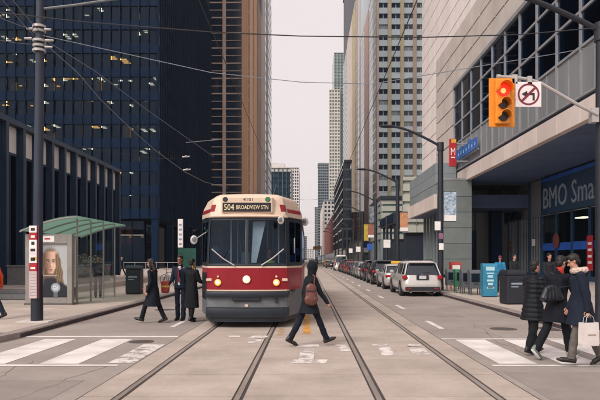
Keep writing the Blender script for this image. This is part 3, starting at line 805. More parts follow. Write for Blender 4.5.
    for k in range(3):
        y = 56 - k * 12
        P(inst('shop_lamp', XS + 1.5, XS + 2.3, y - 9, y - 7.5, 5.0, 5.08, M_lampcool))
    # overhang columns near the kerbside line are outside the frame to the right
    return t
bank()
sg = thing('bank_sign', 'wide navy sign reading BMO Smart under the overhang', 'sign', (19.9, 45, 5.4))
inst('board', -.12, .0, -16, 5.7, .08, 2.75, M_signdark, sg)
inst('light_trough', -.16, .0, -16, 5.7, 2.755, 3.05, M_bmoblue, sg)
text('BMO Smart', 10.6, 1.72, M_letter, sg, TM((-.14, .05, 1.38), *STREET_R), depth=.04)
# dark fascia emblem left of it
em = thing('emblem_sign', 'small dark round emblem and lettering sign on the shopfront grille', 'sign', (19.85, 58, 5.6))
mb = MB(); mb.cyl((0, 2.2, .15), (-.22, 2.2, .15), .62, .62, 24); mb.build('roundel', M_navy, em)
mb = MB()
for i, (w_, h_) in enumerate(((.5, .7), (.42, .5), (.5, .5), (.3, .75), (.45, .5), (.5, .5))):
    mb.box(-.2, -.02, 1.3 - i * .62 - w_, 1.3 - i * .62, -.1, -.1 + h_)
mb.build('lettering', M_navy, em)
# posters in the shop window
def poster(label, y, z0, z1, w_, m, marks=True):
    p = thing('window_poster', label, 'poster', (19.93, y, z0))
    inst('sheet', -.02, 0, -w_ / 2, w_ / 2, 0, z1 - z0, m, p)
    if marks:
        for j in range(4):
            zz = (z1 - z0) * (.2 + .18 * j); inst('text_line', -.024, -.0205, -w_ * .32, w_ * .32, zz, zz + (z1 - z0) * .07, M_whiteplain, p)
poster('tall red poster with white lines in the bank window', 42.4, .9, 3.4, .9, M_red)
poster('white notice on the shopfront grille', 53.0, 2.9, 3.5, .7, M_whiteplain, False)
poster('small red and white notice by the entrance', 59.3, 2.6, 3.4, .7, M_red)
rp = thing('round_poster', 'round red poster above the blue window band', 'poster', (19.93, 48.2, 2.4))
MB().cyl((0, 0, .8), (-.03, 0, .8), .62, .62, 24).build('disc', mat('poster_brown', '#6f3a3c', '#5b2f32', scale=2), rp)
# red blade sign and blue sign on the gallery
bl = thing('blade_sign', 'red blade sign with white marks at the corner of the bank gallery', 'sign', (12.75, 51.0, 9.5))
inst('panel', -.75, -.15, -.12, .12, .1, 2.45, M_red, bl, .03)
inst('bracket', -.15, .94, -.05, .05, .5, .6, M_alu, bl); inst('bracket', -.15, .94, -.05, .05, 2.0, 2.1, M_alu, bl)
inst('yellow_cap', -.6, -.2, -.13, -.121, 2.1, 2.4, mat('sign_yellow', '#d6a83a', rough=.5), bl)
text('M', .36, .62, M_whiteplain, bl, TM((-.45, -.128, 1.35), *FRONT), depth=.012); 
mb = MB(); mb.box(-.62, -.28, -.134, -.121, .8, .9); mb.build('bars', M_whiteplain, bl)
bs = thing('gallery_sign', 'blue slanting letter band on the gallery wall beside the red blade sign', 'sign', (13.4, 51.5, 10.3))
M_blue2 = mat('bright_sign_blue', '#2a64ad', '#1f4f93', scale=2, rough=.4)
inst('rail', -.02, .1, -4.2, 4.4, .1, .2, M_alu, bs)
hs_ = [1.05, .85, .9, .85, .95, .85, .85, 1.05, .85, .85]
for i, h_ in enumerate(hs_):
    mb = MB(); y0 = 4.3 - i * .86
    mb.box(-.14, -.03, y0 - .70, y0, .22, .22 + h_); mb.build('letter_block', M_blue2, bs)
    inst('letter_face', -.155, -.141, y0 - .48, y0 - .22, .22 + h_ * .3, .22 + h_ * .62, mat('letter_pale', '#8fb1d4', rough=.5), bs)

# ---- stone corner block with a canopy, beyond the bank
def block2():
    OX, OY = 11.7, 52
    t = thing('stone_corner_block', 'grey stone corner block with a flat canopy next to the bank', 'building', (OX, OY, 0))
    inv = Matrix.Translation((-OX, -OY, 0))
    def P(o): o.parent = t; o.matrix_parent_inverse = inv; return o
    X = 11.7; Y0, Y1 = 52.0, 69.0
    P(inst('core', X + 2.6, X + 9, Y0 + 8.4, Y1, 0, 10.4, M_inner))
    hh = 1.355
    zs = [KZ + .25 + i * hh for i in range(6)] + [8.6]
    for i in range(6):
        P(inst('stone_panel', X, 14.2, Y0, Y0 + .3, zs[i] + .012, zs[i + 1] - .012, M_pier, None, .015))
        P(inst('stone_panel', X + .001, X + .3, Y0 + .31, Y0 + 2.2, zs[i] + .012, zs[i + 1] - .012, M_pier, None, .015))
    P(inst('pier_core', X + .02, 14.18, Y0 + .03, Y0 + 2.1, KZ, 8.58, M_signdark))
    P(inst('base_course', X - .04, 14.24, Y0 - .04, Y0 + 2.25, KZ, KZ + .24, M_navy))
    P(inst('wall_return', 13.9, 14.2, Y0 + 2.2, 60, KZ, 8.58, M_pier))
    # upper wall in courses along the street, and towards the camera
    z = 8.62
    for i in range(2):
        for j in range(5):
            y = Y0 + 3.0 + j * 2.8
            P(inst('upper_panel', X, X + .3, y + .012, y + 2.79, z + i * .98, z + (i + 1) * .98 - .015, M_grey, None, .012))
        P(inst('upper_panel', X + .31, 13.6, Y0 + 3.0, Y0 + 3.3, z + i * .98, z + (i + 1) * .98 - .015, M_grey, None, .012))
    P(inst('pier_cap', X - .03, 14.2, Y0 - .03, Y0 + 2.98, 8.6, 8.75, M_alu))
    P(inst('upper_core', X + .05, X + 9, Y0 + 3.31, Y1 - .03, 8.6, 10.5, M_grey))
    # canopy fascia and soffit
    for j in range(6):
        y = Y0 + 2.3 + j * 2.4
        P(inst('canopy_panel', X - .3, X, y + .01, y + 2.39, 6.3, 7.6, M_fasc, None, .012))
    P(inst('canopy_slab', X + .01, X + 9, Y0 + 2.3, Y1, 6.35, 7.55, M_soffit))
    P(inst('frieze', X + .02, X + .3, Y0 + 2.25, Y1, 7.56, 8.59, M_grey))
    for j in range(9):
        y = Y0 + 3.2 + j * 1.7
        P(inst('slat', X + 1.6, X + 1.85, y, y + .35, KZ, 6.34, M_grey))
    P(inst('recess_glass', X + 2.4, X + 2.45, Y0 + 2.3, Y1, KZ, 6.34, M_glassdark))
    return t
block2()

# ---- setback volumes above the bank
M_setb = mat('setback_panel', '#c2b9b2', '#b0a7a0', scale=.3, rough=.5, rnd=.06)
def slab_wall(name, label, xs, depth, y0, y1, z0, z1, ph, pw, m, core, vis):
    t = thing(name, label, 'tower', (xs, y0, 0)); inv = Matrix.Translation((-xs, -y0, 0))
    def P(o): o.parent = t; o.matrix_parent_inverse = inv; return o
    P(inst('core', xs + .25, xs + depth, y0 + .25, y1, z0, z1, core))
    f = Face('R', xs, 0)
    n = round((y1 - y0) / pw); pw = (y1 - y0) / n; nz = int((min(z1, vis) - z0) / ph)
    for i in range(n):
        for k in range(nz):
            a = y0 + i * pw; z = z0 + k * ph
            P(f.box('wall_panel', a + .08, a + pw - .08, z + .08, z + ph - .08, -.2, 0, m, None))
        
    for k in range(nz):
        z = z0 + k * ph
        P(inst('wall_panel', xs + .26, xs + depth, y0, y0 + .24, z + .03, z + ph - .03, m))
    return t
slab_wall('pale_setback_block', 'pale beige panelled setback block above the glass gallery', 16.2, 12, 16, 76, 10.7, 26.7, 2.0, 2.4, M_setb, M_grey, 30)
slab_wall('marble_tower', 'pale pink marble clad tower rising above the bank on the right', 20.5, 26, 46, 108, 7.0, 150, 2.5, 3.6, M_marble, M_grey, 62)
for k in range(0):       # window slots in the marble tower
    o = inst('window', 20.46, 20.5, 33.9 + k * 7.8 + 2.9, 33.9 + k * 7.8 + 3.6, 27, 62, M_blind, bpy.data.objects['marble_tower'])
    o.matrix_parent_inverse = Matrix.Translation((-20.5, -30, 0))
inst('upper_cladding', .02, 26, .02, 62, 62.2, 150, M_marble, bpy.data.objects['marble_tower'])

# ================================================================= street lamps, signal, poles
def bez(p0, p1, p2, n=10):
    p0, p1, p2 = map(Vector, (p0, p1, p2)); return [p0 * (1 - t) ** 2 + p1 * 2 * t * (1 - t) + p2 * t * t for t in [i / n for i in range(n + 1)]]
def street_lamp(name, label, loc, s, H=7.45, arm=3.0, group='cobra head lamps along the right kerb'):
    """s=-1 arm reaches to -X"""
    t = thing(name, label, 'street lamp', loc, 0, group)
    mb = MB(); mb.cyl((0, 0, 0), (0, 0, .03), .26, .26, 16); mb.cyl((0, 0, .03), (0, 0, .55), .17, .15, 16); mb.build('base', M_pole, t, True)
    mb = MB(); mb.cyl((0, 0, .5), (0, 0, H), .15, .135, 14); mb.cyl((0, 0, H - .3), (0, 0, H + .12), .17, .17, 14); mb.build('post', M_pole, t, True)
    mb = MB(); mb.tube(bez((s * .05, 0, H - .05), (s * arm * .62, 0, H + 1.0), (s * arm * .86, 0, H + .93), 12), .065, 8); mb.build('arm', M_pole, t, True)
    mb = MB(); x0 = s * arm * .78; mb.loft([[(x0 + s * d, w_ * math.cos(a), H + .95 + hz + h_ * math.sin(a)) for a in [6.283 * i / 10 for i in range(10)]]
             for d, w_, h_, hz in ((0, .05, .05, 0), (.12, .1, .07, 0), (.45, .16, .09, 0), (.7, .13, .06, .0), (.78, .05, .03, 0))]); mb.build('lamp_head', M_pole, t, True)
    return t
lamp_Y = [30.7 + 14.7 * k for k in range(9)]
ords = ['nearest street lamp post, at the left of the stone corner block', 'second street lamp from the stone corner block, by the canopy', 'third street lamp from the stone corner block',
        'fourth street lamp from the stone corner block', 'fifth street lamp from the stone corner block', 'sixth street lamp from the stone corner block', 'seventh street lamp from the stone corner block',
        'eighth street lamp from the stone corner block', 'farthest street lamp on the right kerb']
for k, y in enumerate(lamp_Y):
    street_lamp('street_lamp', 'dark ' + ords[k], (6.78, y, KZ), -1)
street_lamp('street_lamp', 'dark street lamp at the right edge whose arm crosses the top corner', (6.74, 13.75, KZ), -1, H=6.9, arm=3.4, group='cobra head lamps along the right kerb')
for k, (y, l) in enumerate(((52.6, 'between the second and third street lamps'), (67.3, 'between the third and fourth street lamps'), (82.4, 'between the fourth and fifth street lamps'), (97, 'between the fifth and sixth street lamps'))):
    t = thing('sign_post', 'plain dark post with a small white sign ' + l, 'post', (6.9, y, KZ), 0, 'plain posts along the right kerb')
    MB().cyl((0, 0, 0), (0, 0, 5.4 - .3 * (k % 2)), .11, .10, 12).build('post', M_pole, t, True); inst('sign', -.3, .3, -.16, -.13, 2.6, 3.3, M_whiteplain if k != 1 else M_bmoblue, t); inst('collar', -.14, .14, -.14, .14, 0, .12, M_pole, t, .02)
# banners on lamp posts
def banner(label, y, z0, z1, w_, m1, side=1, m2=None, x=6.78):
    t = thing('banner', label, 'banner', (x, y, z0))
    a, b = (.18, .18 + w_) if side > 0 else (-.18 - w_, -.18)
    inst('cloth', a, b, -.012, .012, .04, z1 - z0 - .04, m1, t)
    for z in (0.0, z1 - z0 - .04):
        MB().cyl((0.1 * side, 0, z + .02), (b if side > 0 else a, 0, z + .02), .018, .018, 8).build('rod', M_pole, t)
    if m2: inst('foot_panel', a + .01, b - .01, -.02, -.013, .05, (z1 - z0) * .22, m2, t)
    return t
Mb1 = mat('banner_blue', '#4f6d8c', '#c3ccd4', scale=9, rough=.7, cover=.5); Mb2 = mat('banner_orange', '#a8684a', '#c79a72', scale=5, rough=.7); Mb3 = mat('banner_yellow', '#d0b43c', '#7d6c36', scale=5, rough=.7)
banner('blue patterned banner with a white foot on the nearest lamp post', 30.7, PZ(222, 30.7), PZ(191, 30.7), .62, Mb1, 1, M_whiteplain)
banner('brown and teal banner on the second lamp post', 45.4, PZ(232, 45.4), PZ(212, 45.4), .6, Mb2, 1, M_whiteplain)
banner('yellow crest banner on the fourth lamp post', 74.8, PZ(241, 74.8), PZ(224, 74.8), .62, Mb3, 1)
banner('brown banner on the third lamp post', 60.1, PZ(238, 60.1), PZ(224, 60.1), .6, mat('banner_brown', '#7a4a3a', '#9b6a52', scale=5), -1, M_whiteplain)
banner('pale striped banner on the third lamp post', 60.1, PZ(223, 60.1), PZ(206, 60.1), .45, mat('banner_grey', '#8f969d', '#3c4656', scale=6), -1)
def sign_plate(label, loc, w_, h_, m, name='street_sign', r=None):
    t = thing(name, label, 'sign', loc); inst('plate', -w_ / 2, w_ / 2, -.015, .005, 0, h_, m, t, .004)
    inst('clamp', -.05, .05, .006, .05, h_ / 2 - .04, h_ / 2 + .04, M_pole, t); return t
sign_plate('small white parking sign on the nearest lamp post', (6.60, 30.55, 3.2), .3, .45, M_whiteplain)
sign_plate('small white notice low on the nearest lamp post', (6.78, 30.53, 2.2), .24, .34, M_whiteplain)
sign_plate('small pink sticker plate on the nearest lamp post', (6.76, 30.53, 2.75), .22, .3, mat('plate_pink', '#8b5a78', rough=.6))

# traffic signal on a mast arm
M_sig = mat('signal_yellow', '#e08a1e', '#d27f1a', scale=2, rough=.45, local=True)
M_armw = mat('galvanised', '#b9b4b2', '#a5a09e', scale=3, rough=.45, metal=.3, local=True)
SY = 13.5
t = thing('traffic_signal', 'yellow traffic signal showing red on a pale mast arm', 'traffic light', (PX(502, SY), SY, PZ(127, SY)))
oz = PZ(127, SY); ox = PX(502, SY)
W, Hs = 26 / 600 * SY, 49 / 600 * SY
mb = MB(); mb.cbox(-W / 2, W / 2, 0, .03, 0, Hs, .008); mb.build('backboard', M_sig, t)
mb = MB(); mb.cbox(-.17, .17, -.10, -.001, .05, Hs - .05, .02); mb.build('housing', M_sig, t)
lens = [(Hs * .73, '#e0301c', 'red'), (Hs * .44, '#3a2620', 'amber'), (Hs * .19, '#2b2f2b', 'green')]
for z, c, nm in lens:
    m = mat('lens_' + nm, c, rough=.3, emit='#ff2a12' if nm == 'red' else None, estr=.55 if nm == 'red' else 0)
    rr = .145 if nm == 'red' else .105
    MB().cyl((0, -.101, z), (0, -.125, z), rr, rr * .92, 24).build('lens', m, t)
    if nm == 'red': MB().cyl((-.01, -.1255, z - .02), (-.01, -.128, z - .02), .06, .055, 18).build('lamp_core', mat('lamp_core', '#ffd9a0', emit='#ffa850', estr=.6), t)
    vz = MB(); rings = []
    for yy, rad in ((-.10, rr + .025), (-.34, rr + .02)):
        rings.append([(rad * math.cos(R(a)), yy, z + rad * math.sin(R(a))) for a in range(-10, 191, 20)])
    for yy, rad in ((-.34, rr + .008), (-.10, rr + .012)):
        rings.append([(rad * math.cos(R(a)), yy, z + rad * math.sin(R(a))) for a in range(-10, 191, 20)])
    vz.loft(rings, False, False, closed=False); vz.build('visor', M_sig, t, True)
def at(px, py, Y, o): return (PX(px, Y) - o[0], 0, PZ(py, Y) - o[2])
t2 = thing('mast_arm', 'pale curved steel mast arm carrying the signal and the turn sign', 'pole', (6.74, SY, KZ))
arm = [(501, 76), (515, 76.5), (530, 78.5), (542, 82.5), (560, 93), (580, 104.5), (599, 114)]
pts = [(PX(a, SY) - 6.74, .06, PZ(b, SY) - KZ) for a, b in arm]
MB().tube(pts, .04, 8).build('arm', M_armw, t2, True)
mb = MB(); mb.box(pts[-1][0] - .12, -.16, .06, .25, pts[-1][2] - .16, pts[-1][2] + .16); mb.build('bracket', M_armw, t2)
mb = MB(); mb.cyl((pts[0][0], .06, pts[0][2]), (pts[0][0] - .08, .06, pts[0][2]), .055, .055, 10); mb.build('end_cap', M_armw, t2, True)
mb = MB(); mb.box(pts[1][0] - .06, pts[1][0] + .06, .0, .12, pts[1][2] - .16, pts[1][2] + .05); mb.build('clamp', M_armw, t2)
mb = MB(); mb.box(pts[2][0] - .05, pts[2][0] + .05, .0, .12, pts[2][2] - .14, pts[2][2] + .06); mb.build('clamp', M_armw, t2)
t3 = thing('turn_sign', 'square white sign with a crossed out left arrow beside the signal', 'sign', (PX(528.5, SY), SY, PZ(107, SY)))
W3 = 26 / 600 * SY; M_plate = mat('sign_white', '#e3dadb', '#d6cccd', scale=2, rough=.5); M_sr = mat('sign_ring', '#7a2230', '#6a1d2a', scale=3, rough=.5); M_sk = mat('sign_black', '#2a1a20', rough=.5)
mb = MB(); mb.cbox(-W3 / 2, W3 / 2, 0, .02, 0, W3 * .97, .006); mb.build('plate', M_plate, t3)
def ring2d(mb, c, r0, r1, y, n=36):
    a = [6.28318 * i / n for i in range(n)]
    mb.loft([[(c[0] + r0 * math.cos(k), y, c[1] + r0 * math.sin(k)) for k in a], [(c[0] + r1 * math.cos(k), y, c[1] + r1 * math.sin(k)) for k in a]], False, False)
cz = W3 * .49
mb = MB(); mb.add([(x, -.003, cz + z) for x, z in ((.09, -.14), (.14, -.14), (.14, .03), (-.03, .03), (-.03, .08), (-.16, .005), (-.03, -.07), (-.03, -.02), (.09, -.02))][:], [(0, 1, 2, 3, 7, 8), (3, 4, 5, 6, 7)]); mb.build('arrow', M_sk, t3)
mb = MB(); ring2d(mb, (0, cz), .245, .205, -.0055); mb.build('ring', M_sr, t3)
d = .165; wv = .018
mb = MB(); mb.add([(-d - wv, -.0075, cz - d + wv), (-d + wv, -.0075, cz - d - wv), (d + wv, -.0075, cz + d - wv), (d - wv, -.0075, cz + d + wv)], [(0, 1, 2, 3)]); mb.build('slash', M_sr, t3)

# left utility pole with insulators and stop sign
LX, LY = PX(37, 15.5), 15.5
t = thing('utility_pole', 'tall grey pole with cable clamps at the left kerb', 'pole', (LX, LY, KZ))
mb = MB(); mb.cyl((0, 0, 0), (.10, 0, 9.6), .125, .10, 18); mb.build('shaft', mat('pole_grey', '#1d2636', '#2f3847', scale=1.5, rough=.7, local=True, stretch=(3, 3, .3)), t, True)
mb = MB(); mb.cyl((0, 0, .0), (0, 0, 1.2), .15, .145, 18); mb.build('lower_sleeve', mat('sleeve_navy', '#161d2b', rough=.5), t, True)
mb = MB(); mb.box(-.42, .42, -.3, .3, -.01, .02); mb.build('footing', mat('footing_pale', '#c9c0ba', rough=.8), t)
zc = PZ(43, 15.5) - KZ
for j, dz in enumerate((.42, .30, .05, -.08, -.2)):
    mb = MB(); mb.cyl((.06, 0, zc + dz - .03), (.06, 0, zc + dz + .03), .165 - .01 * (j % 2), .165, 16); mb.build('clamp_band', M_armw, t, True)
for j, (dx, dz) in enumerate(((-.2, .35), (.22, .33), (-.24, .1), (.26, .05), (.24, -.12))):
    mb = MB(); mb.cyl((.06 + dx * .7, -.05, zc + dz), (.06 + dx * 1.5, -.05, zc + dz), .035, .025, 8); mb.build('insulator', M_armw, t, True)
mb = MB(); mb.tube([(.1, 0, PZ(9, 15.5) - KZ), (1.0, 0, PZ(5, 15.5) - KZ), (2.2, 0, PZ(-2, 15.5) - KZ), (3.2, 0, PZ(-5, 15.5) - KZ)], .035, 8); mb.build('lamp_arm', mat('arm_grey', '#6a6d72', rough=.5), t, True)
st = thing('stop_sign_panel', 'narrow red and white transit stop panel strapped to the left pole', 'sign', (LX - .02, LY - .16, PZ(298, 15.5)))
w_ = .19; Hst = PZ(226, 15.5) - PZ(298, 15.5)
k_ = Hst / 72.0
for (a, b, m, nm) in ((0, 27, mat('stop_pale', '#c9b5b3', '#b9a3a2', scale=5), 'schedule_panel'), (27, 35, M_red, 'red_panel'), (35, 44, M_whiteplain, 'number_panel'), (44, 58, M_whiteplain, 'info_panel'), (58, 65, M_red, 'red_panel'), (65, 72, M_whiteplain, 'symbol_panel')):
    inst(nm, -w_ / 2, w_ / 2, -.03, 0, a * k_ + .003, b * k_ - .003, m, st)
inst('backing', -w_ / 2 - .012, w_ / 2 + .05, .001, .035, 0, Hst, mat('stop_maroon', '#5a1c2c', rough=.5), st)
for (z0, ww, hh) in ((67, .10, .07), (60, .1, .06), (53, .08, .08), (46.5, .12, .07), (37, .11, .09), (29, .12, .05)):
    inst('symbol', -ww / 2, ww / 2, -.034, -.0305, z0 * k_, z0 * k_ + hh, M_sk if z0 not in (29, 60) else M_whiteplain, st)
for j in range(8): inst('text_line', -.07, .07, -.034, -.0305, (3 + j * 2.9) * k_, (3 + j * 2.9) * k_ + .012, M_letter, st)
inst('route_mark', .02, .09, -.034, -.0305, 38 * k_, 41 * k_, mat('route_yellow', '#d8b53c', rough=.5), st)

# ---- bus shelter
def roofglass(name):
    """frosted green glass: lets diffuse light through"""
    m = bpy.data.materials.new(name); m.use_nodes = True; n = m.node_tree; L = n.links; n.nodes.clear()
    o = n.nodes.new('ShaderNodeOutputMaterial'); tl = n.nodes.new('ShaderNodeBsdfTranslucent'); tl.inputs['Color'].default_value = (.42, .58, .50, 1)
    tp = n.nodes.new('ShaderNodeBsdfTransparent'); tp.inputs['Color'].default_value = (.66, .82, .75, 1)
    df = n.nodes.new('ShaderNodeBsdfDiffuse'); df.inputs['Color'].default_value = (.30, .50, .43, 1)
    a = n.nodes.new('ShaderNodeMixShader'); a.inputs[0].default_value = .68; b = n.nodes.new('ShaderNodeMixShader'); b.inputs[0].default_value = .15
    L.new(tl.outputs[0], a.inputs[1]); L.new(tp.outputs[0], a.inputs[2]); L.new(a.outputs[0], b.inputs[1]); L.new(df.outputs[0], b.inputs[2]); L.new(b.outputs[0], o.inputs['Surface'])
    return m
M_shel = mat('shelter_grey', '#8b8682', '#7c7773', scale=2, rough=.5, local=True)
M_green = roofglass('green_roof_glass'); 
M_shg = glassmat('shelter_glass', '#f4f9f7', clear=.98, ior=1.12)
sh_ = thing('bus_shelter', 'glass bus shelter with a green tinted sloping roof', 'shelter', (-8.2, 21.3, KZ))
def rz_(x): return 2.58 + .5 * math.sin((x + 1.75) / 1.95 * 1.5)
mb = MB(); xs_ = [-1.75 + 1.95 * i / 10 for i in range(11)]
top = [(x, rz_(x) + .03) for x in xs_]; bot = [(x, rz_(x)) for x in reversed(xs_)]
for j in range(4):
    ya = -.6 + j * 1.4
    mb = MB(); mb.prism(top + bot, 'y', ya + .01, ya + 1.39)
    mb.build('roof_pane', M_green, sh_, True)
for j in range(5):
    ya = -.6 + j * 1.4
    MB().tube([(x, ya, rz_(x) - .03) for x in xs_], .028, 6).build('roof_rib', M_shel, sh_, True)
for y in (0.05, 1.4, 2.8, 4.2):
    inst('post', -.05, .0, y, y + .05, .0, rz_(-.02) - .02, M_shel, sh_)
    if y > .1: inst('post', -1.72, -1.67, y, y + .05, .0, rz_(-1.7) - .02, M_shel, sh_)
for y in (0.1, 1.45, 2.85):
    inst('side_pane', -.03, -.022, y + .02, y + 1.28, .18, 2.35, M_shg, sh_)
    inst('side_pane', -1.70, -1.692, y + .02, y + 1.28, .18, 2.35, M_shg, sh_)
inst('rear_pane', -1.66, -.06, 4.22, 4.228, .18, 2.35, M_shg, sh_)
inst('bench', -1.6, -1.2, 1.0, 3.6, .42, .47, M_shel, sh_)
for y in (1.2, 3.3): inst('bench_leg', -1.45, -1.35, y, y + .06, 0, .42, M_shel, sh_)
# advertising panel
ad = thing('advertising_panel', 'grey framed light box with a portrait poster at the end of the shelter', 'billboard', (-9.08, 21.1, KZ))
AW, AH = 1.64, 2.48; fw = .2
inst('frame_side', -AW / 2, -AW / 2 + .27, -.1, .1, .0, AH, M_shel, ad, .01); inst('frame_side', AW / 2 - .18, AW / 2, -.1, .1, .0, AH, M_shel, ad, .01)
inst('frame_top', -AW / 2 + .271, AW / 2 - .181, -.1, .1, AH - .33, AH, M_shel, ad); inst('frame_bottom', -AW / 2 + .271, AW / 2 - .181, -.1, .1, .0, .26, M_shel, ad)
inst('plinth', -AW / 2 - .03, AW / 2 + .03, -.13, .13, -.005, .06, M_iron, ad)
inst('back_panel', -AW / 2 + .271, AW / 2 - .181, -.02, .09, .261, AH - .331, M_black, ad)
inst('name_plate', -.34, .2, -.112, -.101, AH - .27, AH - .06, M_whiteplain, ad); inst('plate_text', -.14, .06, -.115, -.1125, AH - .19, AH - .14, M_red, ad)
po = thing('portrait_poster', 'poster of a long haired woman with a large watch in the light box', 'poster', (-9.035, 21.07, KZ + .28))
PW, PH = 1.16, 1.85
inst('sheet', -PW / 2, PW / 2, -.0015, .006, 0, PH, M_whiteplain, po)
def portrait(nu=100, nv=160):
    """printed photograph: a generic long haired woman with a watch, drawn as soft masks on a fine grid"""
    u, v = np.meshgrid(np.linspace(-.5, .5, nu), np.linspace(0, 1, nv)); asp = PH / PW; rs = np.random.RandomState(3)
    sm = lambda a, b, x: (lambda t: t * t * (3 - 2 * t))(np.clip((x - a) / (b - a), 0, 1))
    E = lambda cx, cy, rx, ry, soft=.15: 1 - sm(1 - soft, 1 + soft, np.sqrt(((u - cx) / rx) ** 2 + ((v - cy) / ry) ** 2))
    col = np.zeros((nv, nu, 3))
    def put(m, c_):
        c_ = np.array(lin(c_) if isinstance(c_, str) else c_); col[:] = col * (1 - m[..., None]) + (c_ if c_.ndim == 3 else c_[None, None]) * m[..., None]
    bgt = sm(-.5, .5, u + .25 * v)
    col[:] = np.array(lin('#3f444b'))[None, None] * (1 - bgt[..., None]) + np.array(lin('#a7aaab'))[None, None] * bgt[..., None]
    strand = (.5 + .5 * np.sin(u * 190 + 9 * np.sin(v * 5) + 3 * np.sin(v * 13 + u * 22)))
    strand = .55 * strand + .45 * (.5 + .5 * np.sin(u * 83 + 4 * np.sin(v * 7)))
    hc = np.array(lin('#2c231d'))[None, None] * (1 - strand[..., None]) + np.array(lin('#8d7357'))[None, None] * strand[..., None]
    wv_ = .285 + .12 * sm(.9, .3, v) + .012 * np.sin(v * 30)
    hair_m = (1 - sm(wv_ - .03, wv_ + .01, np.abs(u + .01))) * sm(.2, .26, v) * (1 - sm(.86, .99, v + .9 * (u + .01) ** 2 * 2.2))
    put(hair_m, hc * (.55 + .6 * sm(-.3, .3, u))[..., None])
    put(E(0, .43, .11, .13) , '#6d5043')
    skin = np.array(lin('#7d5a4a'))[None, None] * (1 - sm(-.17, .08, u))[..., None] + np.array(lin('#cfa892'))[None, None] * sm(-.17, .08, u)[..., None]
    jaw = .185 - .10 * sm(.62, .44, v)
    face = (1 - sm(jaw - .02, jaw + .012, np.abs(u - .005))) * sm(.425, .46, v) * (1 - sm(.84, .89, v))
    put(face, skin)
    put(E(.08, .6, .07, .05, .9) * .35 * face, '#e0bda8'); put(E(-.1, .56, .06, .09, .9) * .5 * face, '#5f4337')
    for sx in (-1, 1):
        cx = .005 + sx * .078
        put(E(cx, .672, .06, .03, .7) * .55, '#6a4638'); put(E(cx, .664, .036, .0105, .35), '#cbb7ab'); put(E(cx + .004, .665, .014, .0105, .3), '#241d1c')
        put(E(cx, .674, .042, .0045, .6), '#241a17'); put(E(cx + sx * .008, .703 + .0, .058, .009, .45), '#33261f')
    put(E(-.018, .61, .014, .055, .9) * .55, '#6f4c3e'); put(E(.006, .566, .034, .011, .7) * .7, '#6a4337'); put(E(.02, .60, .008, .04, .9) * .5, '#e6c6b2')
    put(E(.004, .519, .056, .0095, .4), '#7b3f3f'); put(E(.004, .507, .048, .010, .45), '#a5605c'); put(E(.004, .4865, .05, .008, .9) * .5, '#6a493c')
    for sx in (-1, 1):
        lk = (1 - sm(.035, .06, np.abs(u - sx * (.185 + .05 * sm(.75, .3, v))))) * sm(.24, .3, v) * (1 - sm(.78, .86, v))
        put(lk, hc * (.75 + .5 * (sx > 0)))
    cl = 1 - sm(.30, .36, v - .10 * np.cos(u * 4.5) + .06)
    tex = .8 + .4 * rs.rand(nv, nu)
    put(cl, np.array(lin('#181d27'))[None, None] * tex[..., None])
    hm2 = (1 - sm(.03, .07, np.abs(np.abs(u + .01) - .24))) * sm(.22, .3, v) * (1 - sm(.5, .6, v)); put(hm2 * .9, hc)
    r_ = np.sqrt(((u - .15)) ** 2 + ((v - .175) * asp) ** 2)
    put((1 - sm(.055, .07, np.abs(u - .15))) * (1 - sm(.24, .27, v)), np.array(lin('#5a626b'))[None, None] * (.7 + .6 * (.5 + .5 * np.sin(v * 240)))[..., None])
    put(1 - sm(.135, .145, r_), '#8d979f'); put(1 - sm(.105, .112, r_), '#4c545d'); put(1 - sm(.098, .104, r_), '#b9c0c6')
    for a in range(12):
        ax, ay = .15 + .085 * math.sin(a * math.pi / 6), .175 + .085 * math.cos(a * math.pi / 6) / asp; put(E(ax, ay, .009, .009 / asp, .4), '#39414b')
    put((np.abs(u - .15 - (v - .175) * asp * .6) < .006) * (v > .175) * (r_ < .08) * 1.0, '#2a313a'); put((np.abs(v - .175) < .005) * (u < .15) * (r_ < .06) * 1.0, '#2a313a')
    put((np.abs(v - .405) < .004) * (u > -.42) * (u < .2) * .8, '#b5b1ad')
    me = bpy.data.meshes.new('print'); X = (u * PW).ravel(); Z = (v * PH).ravel(); n = nu * nv
    vs_ = np.stack([X, np.full(n, -.003), Z], 1)
    idx = np.arange(n).reshape(nv, nu); f = np.stack([idx[:-1, :-1], idx[:-1, 1:], idx[1:, 1:], idx[1:, :-1]], -1).reshape(-1, 4)
    me.from_pydata(vs_.tolist(), [], f.tolist())
    at_ = me.color_attributes.new('ink', 'FLOAT_COLOR', 'POINT'); at_.data.foreach_set('color', np.concatenate([col.reshape(-1, 3), np.ones((n, 1))], 1).ravel())
    m = bpy.data.materials.new('poster_print'); m.use_nodes = True; b_ = m.node_tree.nodes['Principled BSDF']; b_.inputs['Roughness'].default_value = .35
    an = m.node_tree.nodes.new('ShaderNodeVertexColor'); an.layer_name = 'ink'; m.node_tree.links.new(an.outputs[0], b_.inputs['Base Color']); me.materials.append(m)
    link(bpy.data.objects.new('print', me), po)
portrait()
